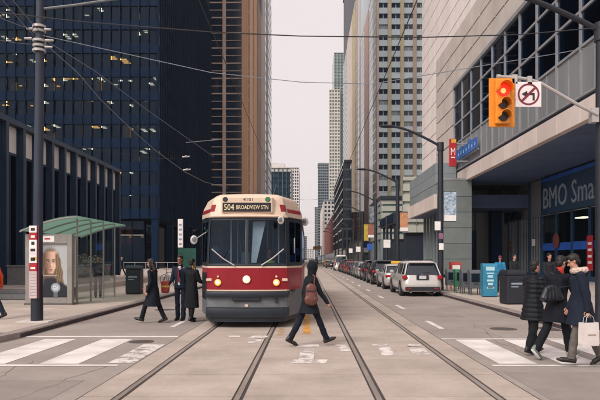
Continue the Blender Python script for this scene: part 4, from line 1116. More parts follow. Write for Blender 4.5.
# ================================================================= streetcar
M_tred = mat('tram_red', '#8e1525', '#7c1120', scale=1.5, rough=.4, local=True, coat=.15, spec=.3)
M_tcream = mat('tram_cream', '#d3bda9', '#c0a893', scale=1.2, rough=.5, local=True)
M_tgrey = mat('tram_grey', '#64686c', '#53575b', scale=2.5, rough=.55, local=True)
M_tblack = mat('tram_black', '#16202d', '#101823', scale=3, rough=.45, local=True)
M_tglass = glassmat('tram_glass', '#c3d6e2', clear=.92, ior=1.42, refl=(.6, .78, 1.0))
M_tside = glassmat('tram_side_glass', '#7893a6', clear=.5, ior=1.42, refl=(.6, .78, 1.0))
def streetcar():
    t = thing('streetcar', 'red and cream streetcar with three lit headlights facing the camera', 'streetcar', (-1.53, 15.05, 0))
    t.scale = (1, 1, .985)
    Ln = 15.2
    def half(z):
        """right half outline (x>=0) from nose to tail at height z"""
        rk = 0.0
        if z > 1.6: rk = (z - 1.6) * .12
        if z > 2.87: rk = .152 + (z - 2.87) * .22
        wf = 1.03 if z < 1.6 else 1.03 - (z - 1.6) * .03
        wb = 1.36 if z < 2.9 else 1.36 - (z - 2.9) ** 2 * .9
        if z > 2.9: wf = .99 - (z - 2.9) * .2
        return [(0.0, -.10 + rk), (.5, -.08 + rk), (wf - .16, -.02 + rk), (wf - .03, .05 + rk), (wf, .14 + rk), (wf + .012, .2 + rk), (wb - .01, 1.30), (wb, 1.42), (wb, 2.8), (wb, 4.6), (wb, 6.4), (wb, 8.2), (wb, 10.0), (wb, 11.8), (wb, 13.6), (wb - .1, Ln - .1), (wb - .5, Ln)]
    def ring(z):
        h = half(z); return [(x, y, z) for x, y in h] + [(-x, y, z) for x, y in reversed(h[1:])] 
    def band(name, zs, m, par=t, inset=0, caps=False):
        rs = []
        for z in zs:
            r = ring(z)
            if inset: r = [(x * (1 - inset), y + (inset if y < 2 else -inset), zz) for x, y, zz in r]
            rs.append(r)
        return MB().loft(rs, caps, caps).build(name, m, par, True)
    band('skirt', [.30, .55, .80, .95], M_tgrey, caps=True)
    band('underframe', [.16, .32], M_tblack, inset=.06, caps=True)
    band('red_band', [.951, 1.2, 1.45, 1.535], M_tred)
    band('cream_belt', [1.536, 1.56, 1.585], M_tcream)
    up = band('upper_fascia', [2.86, 2.95, 3.05, 3.15, 3.27], M_tcream)
    # roof cap
    rs = [ring(3.271)]
    for f, z in ((.985, 3.33), (.94, 3.39), (.84, 3.45), (.6, 3.49), (.25, 3.50)):
        rs.append([(x * f, y + (1 - f) * (1.2 if y < 2 else -.4), z) for x, y, _ in ring(3.271)])
    MB().loft(rs, False, True).build('roof', M_tcream, t, True)
    # bumper, anticlimber, lower fender
    def strip(name, z0, z1, proud, m, n0=-5, n1=5, ch=.02):
        def out(z, d):
            h = half(z); pts = [(-x, y) for x, y in reversed(h[1:6])] + h[:6]
            return [(x * (1 + d * .25), y - d, z) for x, y in pts]
        MB().loft([out(z0, .003), out(z0, proud), out((z0 + z1) / 2, proud + ch), out(z1, proud), out(z1, .003)], False, False, closed=False).build(name, m, t, True)
    strip('bumper', .80, .94, .10, M_tblack)
    strip('lower_fender', .32, .52, .05, M_tblack)
    strip('fender_trim', .53, .555, .03, M_tgrey)
    strip('white_line', .952, .985, .012, M_tcream, ch=.0)
    strip('eave', 2.83, 2.885, .05, M_tcream)
    # coupler pocket
    inst('coupler_cover', -.35, .35, -.17, -.02, .70, .86, M_tblack, t, .02); inst('coupler_bolt', -.04, .04, -.14, -.06, .56, .62, M_tcream, t)
    inst('tow_eye', .72, .78, -.10, -.03, .66, .76, M_tblack, t)
    # ---- glazed band
    z0, z1 = 1.586, 2.86
    def P2(i, s, z):
        x, y = half(z)[i]; return (s * x, y, z)
    def pane(name, a, b, m, zA=z0, zB=z1, s=1, inset=0.0, par=t):
        """a,b=(index,fraction) positions on the outline"""
        def pos(k, z):
            i, f = k; h = half(z); x = h[i][0] * (1 - f) + h[i + 1][0] * f; y = h[i][1] * (1 - f) + h[i + 1][1] * f
            return (s * (x - inset), y + (inset if i < 6 else 0), z)
        idx = [a] + [(i, 0.0) for i in range(a[0] + 1, b[0] + 1)] + [b]
        idx = [k for n_, k in enumerate(idx) if n_ == 0 or k != idx[n_ - 1]]
        rs = [[pos(k, zA + (zB - zA) * q / 4) for k in idx] for q in range(5)]
        mb = MB(); mb.loft(rs, False, False, closed=False)
        return mb.build(name, m, par, True)
    # windscreen: two panes with a centre post, black surround
    for s in (-1, 1):
        w_ = pane('windscreen', (0, .07), (2, .80), M_tglass, z0 + .06, z1 - .10, s, .012)
        pane('screen_surround', (0, .0), (2, .8), M_tblack, z0, z0 + .06, s); pane('screen_surround', (0, .0), (2, .8), M_tblack, z1 - .10, z1, s)
        pane('centre_post', (0, 0), (0, .07), M_tblack, z0 + .06, z1 - .1, s)
        pane('corner_pillar', (2, .80), (5, .10), M_tblack, z0, z1, s)
        pane('corner_pane', (5, .12), (5, .48), M_tside, z0 + .1, z1 - .12, s, .01); pane('corner_pane', (5, .54), (5, .9), M_tside, z0 + .1, z1 - .12, s, .01)
        pane('door_post', (5, .48), (5, .54), M_tblack, z0 + .1, z1 - .12, s)
        pane('sill_band', (5, .10), (5, .92), M_tblack, z0, z0 + .1, s); pane('head_band', (5, .10), (5, .92), M_tblack, z1 - .12, z1, s)
        pane('pillar', (5, .90), (7, .08), M_tblack, z0, z1, s)
        for i in range(7, 14):
            pane('side_window', (i, .08), (i, .92), M_tside, z0 + .05, z1 - .12, s, .01)
            pane('pillar', (i, .92), (i + 1, .08), M_tblack, z0, z1, s) if i < 13 else pane('pillar', (i, .92), (15, 1.0), M_tblack, z0, z1, s)
            pane('sill_band', (i, .08), (i, .92), M_tblack, z0, z0 + .05, s); pane('head_band', (i, .08), (i, .92), M_tblack, z1 - .12, z1, s)
    MB().quad((-.79, Ln, z0), (.79, Ln, z0), (.79, Ln, z1), (-.79, Ln, z1)).build('rear_pane', M_tside, t)
    # front door window on the chamfer (image left)
    def on_chamfer(s, f, z, off):
        h = half(z); x = h[5][0] * (1 - f) + h[6][0] * f; y = h[5][1] * (1 - f) + h[6][1] * f
        nrm = Vector((h[6][1] - h[5][1], -(h[6][0] - h[5][0]), 0)).normalized()
        return Vector((s * (x + nrm.x * off), y + nrm.y * off, z))
    for fa, fb in ((.08, .45), (.55, .92)):
        mb = MB(); pts = []
        for a in range(0, 360, 20):
            ca, sa = math.cos(R(a)), math.sin(R(a)); f = (fa + fb) / 2 + (fb - fa) / 2 * (1 if ca > .3 else (-1 if ca < -.3 else ca / .3)) 
            z = 1.06 + .36 * (abs(sa) ** .5) * (1 if sa >= 0 else -1)
            pts.append(on_chamfer(-1, f, z, .012))
        mb.add(pts, [tuple(range(len(pts)))]); mb.build('door_window', M_tblack, t)
    # destination box
    yb = half(3.1)[0][1]
    mb = MB(); mb.cbox(-.66, .66, yb - .06, yb + .2, 2.93, 3.37, .04); mb.build('sign_box', M_tcream, t, False)
    inst('destination_glass', -.62, .60, yb - .068, yb - .061, 2.975, 3.205, mat('dest_black', '#1a1420', rough=.2), t)
    M_roll = mat('roll_letter', '#d9c9a4', rough=.5, emit='#d8c28f', estr=.12)
    text('504', .25, .155, M_roll, t, TM((-.455, yb - .0715, 3.09), *FRONT), depth=.006, name='route_number')
    text('BROADVIEW STN', .80, .105, M_roll, t, TM((.13, yb - .0715, 3.09), *FRONT), depth=.006, name='destination')
    text('4101', .24, .085, M_tblack, t, TM((0.02, yb - .0625, 3.29), *FRONT), depth=.006, name='fleet_number')
    for x, c in ((-.55, '#2d2f33'), (.52, '#2f7d4f')):
        MB().cyl((x, yb - .055, 3.29), (x, yb - .075, 3.29), .052, .05, 16).build('marker_lamp', mat('marker' + c, c, rough=.25), t, True)
        mb = MB(); mb.cyl((x, yb - .055, 3.29), (x, yb - .068, 3.29), .066, .064, 16); mb.build('marker_rim', M_tblack, t, True)
    for s in (-1, 1):
        h = half(3.09); 
        pane('red_marker', (2, .2), (4, .5), M_tred, 2.99, 3.17, s, -.006)
        pane('red_stripe', (5, .05), (5, .95), M_tred, 2.98, 3.08, s, -.004)
        pane('red_stripe', (6, .0), (14, .9), M_tred, 2.98, 3.08, s, -.004)
    # headlamps
    M_hb = mat('headlamp_bulb', '#fff2d0', rough=.3, emit='#ffe9b8', estr=12.0); M_hl = mat('headlamp_lit', '#d8cdb8', rough=.2, emit='#ffd9a0', estr=.35); M_hl2 = mat('headlamp_amber', '#d6a860', rough=.2, emit='#ffab45', estr=.45)
    for x, z, r, m in ((0.0, 1.25, .10, M_hl), (-.72, 1.17, .085, M_hl2), (.74, 1.17, .085, M_hl2)):
        y = -.10 + (abs(x) / .5 * .02 if abs(x) <= .5 else .045)
        MB().cyl((x, y + .02, z), (x, y - .025, z), r + .02, r + .008, 24).build('lamp_bezel', M_tred, t, True)
        mb = MB(); mb.ell((x, y - .022, z), r, .03, r, None, 18, 7); mb.build('headlamp', m, t, 'all')
        mb = MB(); mb.ell((x, y - .035, z), r * .5, .025, r * .5, None, 18, 7); mb.build('lamp_bulb', M_hb, t, 'all')
        if x: MB().cyl((x, y + .01, z + .15), (x, y - .03, z + .15), .03, .025, 12).build('marker_lamp', M_tcream, t, True)
    for x in (-.95, .95):
        inst('turn_lamp', x - .07, x + .07, -.03, .04, 1.20, 1.27, M_tcream, t, .01); 
    # wipers
    for (xa, xb) in ((-.88, -.30), (.92, .36)):
        mb = MB(); ya = half(2.0)[2][1] - .05; mb.tube([(xb, -.13, 1.60), ((xa + xb) / 2, -.105, 1.78), (xa, ya, 2.02)], .016, 6); mb.build('wiper_arm', M_armw, t, True)
    mb = MB(); mb.tube([(-.62, -.05, 1.72), (-.45, -.05, 2.05)], .01, 5); mb.build('wiper_blade', M_tblack, t)
    # mirrors
    def mirror(s, x, y, z, ax, az, r):
        m_ = MB(); m_.ell((x, y, z), r, .03, r * 1.25, None, 16, 7); o = m_.build('mirror', M_armw, t, 'all')
        MB().ell((x - .01 * s, y - .018, z + r * .1), r * .62, .02, r * .78, None, 16, 7).build('mirror_face', M_tgrey, o, 'all')
        MB().tube([(x, y + .03, z), (ax, y + .25, az)], .014, 6).build('mirror_arm', M_armw, t)
    mirror(-1, -1.35, .1, PZ(239, 15.5), -1.08, PZ(231, 15.5), .095)
    mirror(1, .86, -.22, PZ(219.5, 15.2), .95, 2.92, .085)
    mirror(1, 1.45, 1.6, PZ(221, 17), 1.3, 2.9, .095)
    # interior
    inst('floor', -1.2, 1.2, .4, Ln - .2, .92, .96, M_tblack, t)
    inst('ceiling', -1.15, 1.15, .5, Ln - .2, 2.84, 2.85, mat('tram_ceiling', '#3c4148', rough=.6), t)
    inst('dash', -.98, .98, .22, .55, 1.2, 1.66, M_tblack, t, .03)
    for s in (-1, 1):
        for k in range(8):
            y = 2.9 + k * 1.35
            o = MB(); o.cbox(s * .45 if s > 0 else -1.15, 1.15 if s > 0 else -.45, y, y + .45, 1.30, 1.42, .03); o.cbox(s * .45 if s > 0 else -1.15, 1.15 if s > 0 else -.45, y + .40, y + .5, 1.42, 1.95, .03); o.box(s * .8 - .05, s * .8 + .05, y + .1, y + .35, .96, 1.30)
            o.build('seat', mat('seat_blue', '#24406e', '#1c335a', scale=4, rough=.7), t)
    for (x, y) in ((-.06, .30), (-.5, .8), (.75, .9), (-.42, 1.6), (.4, 1.75), (-.42, 4), (.42, 4), (-.42, 7), (.42, 7)):
        MB().cyl((x, y, .96), (x, y, 2.84), .018, .018, 8).build('grab_pole', M_whiteplain, t)
    mb = MB(); mb.add([(.10, .32, 1.72), (.26, .32, 1.72), (.42, .42, 2.72), (.04, .42, 2.72)], [(0, 1, 2, 3)]); 
    mb = MB(); mb.loft([[(.09, .16, 1.67), (.22, .16, 1.67), (.22, .2, 1.67), (.09, .2, 1.67)], [(.13, .27, 2.74), (.45, .27, 2.74), (.45, .31, 2.74), (.13, .31, 2.74)]]); mb.build('reflection_wedge', mat('reflection_white', '#d5cec9', rough=.5), t)  # pale wedge added to imitate a reflection in the windscreen
    inst('fare_box', -.25, .0, .9, 1.2, .97, 1.95, M_tgrey, t, .02)
    inst('cab_screen', .0, .03, .6, 1.7, .97, 2.3, M_tside, t)
    # wheels
    for y in (2.6, 4.5, 10.6, 12.5):
        for s in (-1, 1):
            MB().cyl((s * .70, y, .34), (s * .80, y, .34), .325, .325, 24).build('wheel', M_iron, t, True)
    inst('truck_frame', -.68, .68, 2.2, 4.9, .2, .5, M_tblack, t); inst('truck_frame', -.68, .68, 10.2, 12.9, .2, .5, M_tblack, t)
    # roof gear and trolley pole
    inst('roof_box', -.6, .6, 3.5, 6.5, 3.5, 3.68, M_tgrey, t, .04); inst('roof_box', -.6, .6, 9, 12, 3.5, 3.66, M_tgrey, t, .04)
    mb = MB(); mb.tube([(0, 8.0, 3.62), (0, 14.2, 5.52)], .025, 6); mb.cyl((0, 7.9, 3.5), (0, 7.9, 3.66), .18, .15, 12); mb.build('trolley_pole', M_tblack, t, True)
    return t
streetcar()
# ================================================================= vehicles
M_tyre = mat('tyre', '#1d1c1e', '#151416', scale=9, rough=.85, local=True)
M_rim = mat('rim', '#8c8e92', '#6f7175', scale=5, rough=.35, metal=.7, local=True)
M_cglass = mat('car_glass', '#1b2530', '#141c25', scale=1, rough=.06, spec=.8, local=True)
M_tail = mat('tail_lamp', '#a81f24', '#8a171c', scale=5, rough=.2, local=True, emit='#b01818', estr=.04)
M_trim = mat('car_trim', '#20262f', '#181d25', scale=5, rough=.6, local=True)
M_headl = mat('car_headlamp', '#d8dadb', '#b9bcbf', scale=5, rough=.15, local=True)
M_platew = mat('number_plate', '#c9c8cb', '#b6b5b9', scale=9, rough=.5, local=True)
def rrect(hw, y0, y1, r, n=4):
    """rounded rectangle outline in plan, 4*(n+1) points, counter clockwise"""
    pts = []
    for (cx, cy, a0) in ((hw - r, y1 - r, 0), (-hw + r, y1 - r, 90), (-hw + r, y0 + r, 180), (hw - r, y0 + r, 270)):
        for i in range(n + 1):
            a = R(a0 + 90 * i / n); pts.append((cx + r * math.cos(a), cy + r * math.sin(a)))
    return pts
def car(label, loc, paint, kind='sedan', rz=0.0, group=None, taxi=False, name='parked_car', detail=True, rails=False):
    K = dict(sedan=(4.65, .90, 1.44, .95, (.52, 3.35), (1.15, 2.55), 1.06),
             suv=(4.75, .92, 1.66, 1.02, (.10, 3.50), (.42, 2.75), 1.08),
             van=(5.2, 1.0, 2.35, 1.25, (.05, 4.2), (.15, 3.6), 1.25),
             hatch=(4.2, .88, 1.50, .96, (.08, 3.05), (.45, 2.35), 1.0))[kind]
    L, hw, H, belt, gb, gr, hood = K
    t = thing(name, label, 'van' if kind == 'van' else 'car', loc, rz, group)
    # lower body lofted upward through plan outlines
    rings = []
    def pl(z, f, e0, e1, r): rings.append([(x, y, z) for x, y in rrect(hw * f, e0, L - e1, r)])
    pl(.22, .90, .14, .16, .18); pl(.30, .96, .05, .08, .22); pl(.48, 1.0, .0, .02, .26); pl(.62, 1.0, .01, .0, .28); pl(.78, .99, .06, .06, .30); pl(.90, .97, .09, .16, .30); pl(belt, .93, .13, .34, .30)
    MB().loft(rings, True, True).build('body', paint, t, True)
    # bonnet / boot fall away: glass house
    rg = []
    hb, hr = hw * .91, hw * .70
    for f in (0, .3, .6, .82):
        z = belt - .01 + (H - belt) * f; k = f
        rg.append([(x, y, z) for x, y in rrect(hb + (hr - hb) * k, gb[0] + (gr[0] - gb[0]) * k, gb[1] + (gr[1] - gb[1]) * k, .12 + .1 * k)])
    MB().loft(rg, False, True).build('glass_house', M_cglass, t, True)
    rr = []
    for f, s, dz in ((.80, 1.012, 0), (.90, .985, 0), (.97, .90, 0), (1.0, .68, 0)):
        z = belt + (H - belt) * f; k = min(f, .95)
        cy0, cy1 = gb[0] + (gr[0] - gb[0]) * k, gb[1] + (gr[1] - gb[1]) * k; m_ = (1 - s) * .8
        rr.append([(x, y, z) for x, y in rrect((hb + (hr - hb) * k) * s, cy0 - .015 + m_, cy1 + .015 - m_ * 1.5, .22)])
    MB().loft(rr, True, True).build('roof', paint, t, True)
    # pillars
    for s in (-1, 1):
        for (ya, yb, nm, wd) in ((gb[0] + .04, gr[0] + .02, 'rear_pillar', .09), (gb[1] - .12, gr[1] - .05, 'front_pillar', .05), ((gb[0] + gb[1]) / 2 - .1, (gr[0] + gr[1]) / 2, 'door_pillar', .04), (gb[0] + .85, gr[0] + .62, 'quarter_pillar', .05)):
            mb = MB(); za, zb_ = belt - .02, belt + (H - belt) * .84
            xa, xb = hb + .008, hb + (hr - hb) * .84 + .012
            mb.add([(s * xa, ya - wd, za), (s * xa, ya + wd, za), (s * xb, yb + wd, zb_), (s * xb, yb - wd, zb_), (s * (xa - .05), ya - wd, za), (s * (xa - .05), ya + wd, za), (s * (xb - .05), yb + wd, zb_), (s * (xb - .05), yb - wd, zb_)],
                   [(0, 1, 2, 3), (4, 7, 6, 5), (0, 4, 5, 1), (1, 5, 6, 2), (2, 6, 7, 3), (3, 7, 4, 0)])
            mb.build(nm, paint if nm != 'door_pillar' else M_trim, t)
        # sill, arches, wheels
        inst('sill', s * hw * .96 - .02, s * hw * .96 + .02, 1.15, L - 1.25, .24, .34, M_trim, t)
        for y in (.88, L - .92):
            wr = .335
            MB().cyl((s * (hw - .12), y, wr + .02), (s * (hw + .008), y, wr + .02), wr + .07, wr + .065, 22).build('wheel_arch', M_trim, t, True)
            w_ = MB(); w_.cyl((s * (hw - .2), y, wr), (s * (hw + .012), y, wr), wr, wr - .01, 24); wo = w_.build('wheel', M_tyre, t, True)
            mb = MB(); mb.cyl((s * (hw + .0125), y, wr), (s * (hw + .02), y, wr), .21, .19, 18); mb.build('rim', M_rim, wo, True)
        mb = MB(); mb.cbox(s * (hw + .1) - .1, s * (hw + .1) + .1, L - 1.62 - (.3 if kind != 'van' else -.3), L - 1.5 - (.3 if kind != 'van' else -.3), belt + .02, belt + .17, .03); mb.build('mirror', paint, t)
        # tail lamps
        if kind == 'suv': inst('tail_lamp', s * (hw - .11) - .12, s * (hw - .11) + .11, .0, .16, belt - .21, belt - .04, M_tail, t, .03)
        elif kind == 'van': inst('tail_lamp', s * (hw - .09) - .06, s * (hw - .09) + .06, .0, .12, .8, 1.25, M_tail, t, .02)
        else: inst('tail_lamp', s * (hw - .22) - .18, s * (hw - .22) + .19, .035, .2, belt - .26, belt - .11, M_tail, t, .03)
        inst('headlamp', s * (hw - .25) - .16, s * (hw - .25) + .17, L - .25, L - .03, .62, .76, M_headl, t, .03)
    inst('bumper', -hw * .86, hw * .86, -.03, .12, .28, .46, M_trim if kind == 'suv' else paint, t, .03)
    inst('front_bumper', -hw * .86, hw * .86, L - .12, L + .02, .26, .44, M_trim, t, .03)
    inst('grille', -.45, .45, L - .1, L + .005, .56, .72, M_trim, t, .01)
    if detail:
        inst('number_plate', -.16, .16, -.012, .06, (belt - .20 if kind == 'suv' else .62), (belt - .05 if kind == 'suv' else .77), M_platew, t)
        inst('plate_recess', -.28, .28, .02, .075, (belt - .24 if kind == 'suv' else .59), (belt - .02 if kind == 'suv' else .80), M_trim if kind == 'suv' else paint, t)
        inst('badge', -.05, .05, .04, .10, belt + .0, belt + .035, M_rim, t)
        for s in (-1, 1): inst('reflector', s * .62 - .09, s * .62 + .09, -.035, .02, .36, .41, M_tail, t)
        for s in (-1, 1): inst('exhaust', s * .55 - .05, s * .55 + .05, -.01, .2, .17, .23, M_rim, t)
    if kind == 'suv':
        inst('roof_spoiler', -hr * .92, hr * .92, gr[0] - .22, gr[0] + .06, H - .11, H - .05, paint, t, .015)
        if rails:
            for s in (-1, 1):
                MB().tube([(s * hr * .86, gr[0] + .15, H - .04), (s * hr * .88, gr[0] + .3, H + .04), (s * hr * .88, gr[1] - .5, H + .04), (s * hr * .86, gr[1] - .3, H - .04)], .02, 6).build('roof_rail', M_trim, t, True)
        mb = MB(); mb.tube([(0, gb[0] + .03, belt + .06), (.35, gb[0] + .05, belt + .12)], .012, 5); mb.build('rear_wiper', M_trim, t)
    if taxi:
        mb = MB(); mb.cbox(-.3, .3, (gr[0] + gr[1]) / 2 - .12, (gr[0] + gr[1]) / 2 + .1, H + .005, H + .17, .03); o = mb.build('taxi_light', mat('taxi_yellow', '#d9ac3a', '#c79a2e', scale=3, rough=.4), t)
    return t
def pm(n, a): return mat('paint_' + n, a, None, scale=.8, rough=.28, metal=.25, local=True, coat=.5, rvar=.06)
g_ = 'cars parked along the right kerb'
CX = 5.28
car('silver white estate car with red tail lamps, nearest of the parked row', (CX, 27.6, 0), pm('pearl', '#c9c4c0'), 'suv', 0, g_, rails=True)
car('silver taxi with a yellow roof light behind the white estate car', (CX - .02, 34.0, 0), pm('silver', '#b3b1b0'), 'sedan', 0, g_, taxi=True)
car('black off road car ahead of the silver taxi', (CX - .05, 40.2, 0), pm('black', '#1a1c22'), 'suv', 0, g_, rails=True)
car('dark maroon car ahead of the black off road car', (CX - .02, 46.2, 0), pm('maroon', '#2a1a24'), 'suv', 0, g_)
car('pale silver saloon ahead of the dark maroon car', (CX - .05, 52.1, 0), pm('silver2', '#9fa09f'), 'sedan', 0, g_)
car('grey hatchback between the pale silver saloon and the dark blue saloon', (CX - .03, 57.7, 0), pm('grey', '#6e7072'), 'hatch', 0, g_)
car('dark blue saloon behind the red car', (CX, 63.2, 0), pm('blue', '#1d2636'), 'sedan', 0, g_)
car('bright red hatchback in the parked row', (CX - .1, 69.2, 0), pm('red', '#8e2a22'), 'hatch', 0, g_)
car('dark grey off road car ahead of the red hatchback', (CX - .1, 75.0, 0), pm('slate', '#2e3036'), 'suv', 0, g_)
car('black saloon at the head of the parked row', (CX - .1, 81.5, 0), pm('black2', '#1d1e22'), 'sedan', 0, g_)
car('white delivery van beyond the parked row', (CX - .3, 89.5, 0), pm('white', '#d4cdc8'), 'van', 0, name='delivery_van')
g2 = 'cars driving far down the street'
car('yellow taxi far down the right lane', (4.6, 140, 0), pm('yellow', '#c9a53a'), 'sedan', 0, g2, name='distant_car', taxi=True)
car('dark car left of the delivery van, beyond it', (4.3, 112, 0), pm('navy', '#1c2233'), 'sedan', 0, g2, name='distant_car')
car('dark oncoming car just right of the streetcar', (1.5, 175, 0), pm('dark3', '#23252d'), 'suv', math.pi, g2, name='distant_car')
car('dark car following on the right track far away', (2.4, 190, 0), pm('dark4', '#2b2c33'), 'suv', 0, g2, name='distant_car')
car('white car far away on the right track', (4.0, 215, 0), pm('white2', '#c9c6c4'), 'sedan', 0, g2, name='distant_car')
car('small dark car at the vanishing point', (1.2, 260, 0), pm('dark5', '#30313a'), 'sedan', 0, g2, name='distant_car')
car('pale car at the vanishing point', (3.9, 290, 0), pm('white3', '#c0bdbb'), 'sedan', 0, g2, name='distant_car')

# ================================================================= street boxes and bins
M_bin = mat('bin_dark', '#1d222c', '#171b24', scale=3, rough=.5, local=True)
def bin_(label, loc, w_, d, h, rz=0):
    t = thing('litter_bin', label, 'bin', loc, rz)
    mb = MB(); mb.cbox(-w_ / 2, w_ / 2, -d / 2, d / 2, .03, h * .86, .03); mb.build('body', M_bin, t)
    mb = MB(); mb.loft([[(x * f, y * f, z) for x, y in ((-w_ / 2, -d / 2), (w_ / 2, -d / 2), (w_ / 2, d / 2), (-w_ / 2, d / 2))] for f, z in ((1.04, h * .862), (1.04, h * .92), (.9, h))]); mb.build('hood', M_bin, t)
    inst('base', -w_ / 2 + .03, w_ / 2 - .03, -d / 2 + .03, d / 2 - .03, 0, .03, M_black, t)
    for j, x in enumerate((-w_ * .22, w_ * .22)):
        inst('slot', x - w_ * .15, x + w_ * .15, -d / 2 - .006, -d / 2 + .02, h * .68, h * .76, M_black, t)
    inst('notice', -w_ * .3, w_ * .3, -d / 2 - .004, -d / 2 + .0, h * .58, h * .63, M_letter, t); inst('notice', -w_ * .3, w_ * .1, -d / 2 - .004, -d / 2 + .0, h * .50, h * .53, M_letter, t)
    return t
bin_('dark litter bin on the left pavement beside the shelter', (-7.95, 27.5, KZ), .66, .6, 1.32)
bin_('large dark litter bin beside the blue box on the right', (7.32, 21.5, KZ), .68, .66, 1.22, R(8))
def news_box(label, loc, w_, d, h, m, face=None, legs=True, rz=0):
    t = thing('newspaper_box', label, 'newspaper box', loc, rz, 'newspaper boxes along the right kerb')
    z0 = .3 if legs else .03
    mb = MB(); mb.prism([(-d / 2, z0), (d / 2, z0), (d / 2, h), (-d / 2 + .1, h), (-d / 2, h - .12)], 'x', -w_ / 2, w_ / 2); mb.build('case', m, t, bevel=.01)
    inst('window', -w_ * .36, w_ * .36, -d / 2 - .012, -d / 2 - .001, z0 + (h - z0) * .35, h - .16, face or M_cglass, t)
    inst('handle', -.1, .1, -d / 2 - .04, -d / 2 - .013, z0 + (h - z0) * .26, z0 + (h - z0) * .30, M_rim, t)
    if legs:
        for sx in (-1, 1):
            for sy in (-1, 1): inst('leg', sx * (w_ / 2 - .05) - .02, sx * (w_ / 2 - .05) + .02, sy * (d / 2 - .05) - .02, sy * (d / 2 - .05) + .02, 0, .3, m, t)
    else: inst('plinth', -w_ / 2 + .02, w_ / 2 - .02, -d / 2 + .02, d / 2 - .02, 0, .03, M_black, t)
    return t
Mbx = mat('box_grey', '#565a60', '#484c52', scale=3, rough=.5, local=True); Mbg = mat('box_green', '#2f6a4a', '#27583e', scale=3, rough=.5, local=True); Mbb = mat('box_blue', '#2d7f9e', '#256f8c', scale=3, rough=.45, local=True); Mbr = mat('box_red', '#a8392e', '#8f2f26', scale=3, rough=.5, local=True)
tb_ = news_box('tall bright blue newspaper box with white lettering', (7.72, 25.6, KZ), .6, .5, 1.42, Mbb, face=Mbb, legs=False, rz=R(-4))
for j, (ww, hh, z) in enumerate(((.36, .16, 1.12), (.3, .05, .98), (.22, .1, .82), (.28, .08, .66), (.2, .1, .5), (.3, .06, .36))): inst('print', -ww / 2, ww / 2, -.268, -.2625, z, z + hh, mat('box_print', '#a9d3dd', rough=.5), tb_)
news_box('grey newspaper box next to the blue box', (7.42, 26.8, KZ), .5, .45, 1.12, Mbx)
news_box('second grey newspaper box from the blue box', (7.26, 27.6, KZ), .5, .45, 1.12, Mbx)
news_box('green newspaper box between the grey boxes', (7.22, 28.6, KZ), .5, .45, 1.12, Mbg)
news_box('grey newspaper box at the far end of the row', (7.15, 30.0, KZ), .5, .45, 1.10, Mbx)
news_box('orange and red newspaper box behind the row', (7.75, 31.6, KZ), .55, .45, 1.45, Mbr, face=M_whiteplain)

# bicycle by the left kerb
def bicycle(loc, rz, label):
    t = thing('bicycle', label, 'bicycle', loc, rz)
    for y in (-.52, .52):
        mb = MB(); n = 22; mb.tube([(0, y + .33 * math.cos(6.2832 * i / n), .345 + .33 * math.sin(6.2832 * i / n)) for i in range(n + 1)], .016, 6); wo = mb.build('wheel', M_tyre, t, True)
        mb = MB()
        for i in range(12): a = 6.2832 * i / 12; mb.cyl((0, y, .345), (0, y + .32 * math.cos(a), .345 + .32 * math.sin(a)), .003, .003, 4)
        mb.build('spokes', M_rim, wo)
    mb = MB(); q = dict(bb=(0, -.05, .3), st=(0, -.2, .82), hd=(0, .36, .8), rr=(0, -.52, .345), fr=(0, .52, .345), hb=(0, .34, .98))
    for a, b in (('bb', 'st'), ('bb', 'hd'), ('st', 'hd'), ('bb', 'rr'), ('st', 'rr'), ('hd', 'fr'), ('hd', 'hb')): mb.cyl(q[a], q[b], .017, .017, 7)
    mb.build('frame', M_pole, t, True)
    mb = MB(); mb.tube([(-.28, .25, .98), (-.2, .36, 1.0), (.2, .36, 1.0), (.28, .25, .98)], .013, 6); mb.build('handlebar', M_rim, t, True)
    mb = MB(); mb.ell((0, -.24, .9), .07, .13, .03); mb.cyl((0, -.2, .82), (0, -.22, .9), .013, .013, 6); mb.build('saddle', M_black, t, True)
    mb = MB(); mb.cyl((.03, -.05, .3), (.045, -.05, .3), .09, .09, 16); mb.box(.04, .14, -.09, -.01, .12, .14); mb.box(-.14, -.04, -.09, -.01, .46, .48); mb.build('crank', M_rim, t)
    mb = MB(); mb.tube([(.1, -.3, 0), (.1, -.3, .75), (.1, -.05, .9), (.1, .1, .75), (.1, .1, 0)], .02, 6); 
    return t
bicycle((PX(171, 36), 36, KZ), R(62), 'bicycle parked on the left pavement behind the uniformed man')
bs_ = thing('bike_stand', 'dark ring bike stand beside the parked bicycle', 'bike stand', (PX(171, 36) + .12, 36.35, KZ))
MB().tube([(0, -.25, 0), (0, -.25, .7), (0, 0, .85), (0, .25, .7), (0, .25, 0)], .024, 8).build('hoop', M_pole, bs_, True)
# white pillar sign and green hoarding far left
ws = thing('pillar_sign', 'white vertical pillar sign in front of the dark tower', 'sign', (PX(180.5, 60), 60, KZ))
inst('panel', -.25, .25, -.08, .08, 2.75, 5.6, M_whiteplain, ws, .02); MB().cyl((0, .0, 0), (0, 0, 2.75), .06, .06, 10).build('post', M_pole, ws)
for j in range(5): inst('mark', -.15, .15, -.085, -.081, 3.0 + j * .48, 3.2 + j * .48, M_letter, ws)
gh = thing('green_board', 'green notice board behind the uniformed man', 'notice board', (PX(187, 50), 50, KZ))
inst('board', -.75, .75, -.04, .04, .9, 2.5, mat('board_green', '#1f5a4e', '#174a40', scale=2, rough=.5), gh, .01)
for x in (-.7, .7): MB().cyl((x, .08, 0), (x, .08, 2.5), .04, .04, 8).build('post', M_pole, gh)
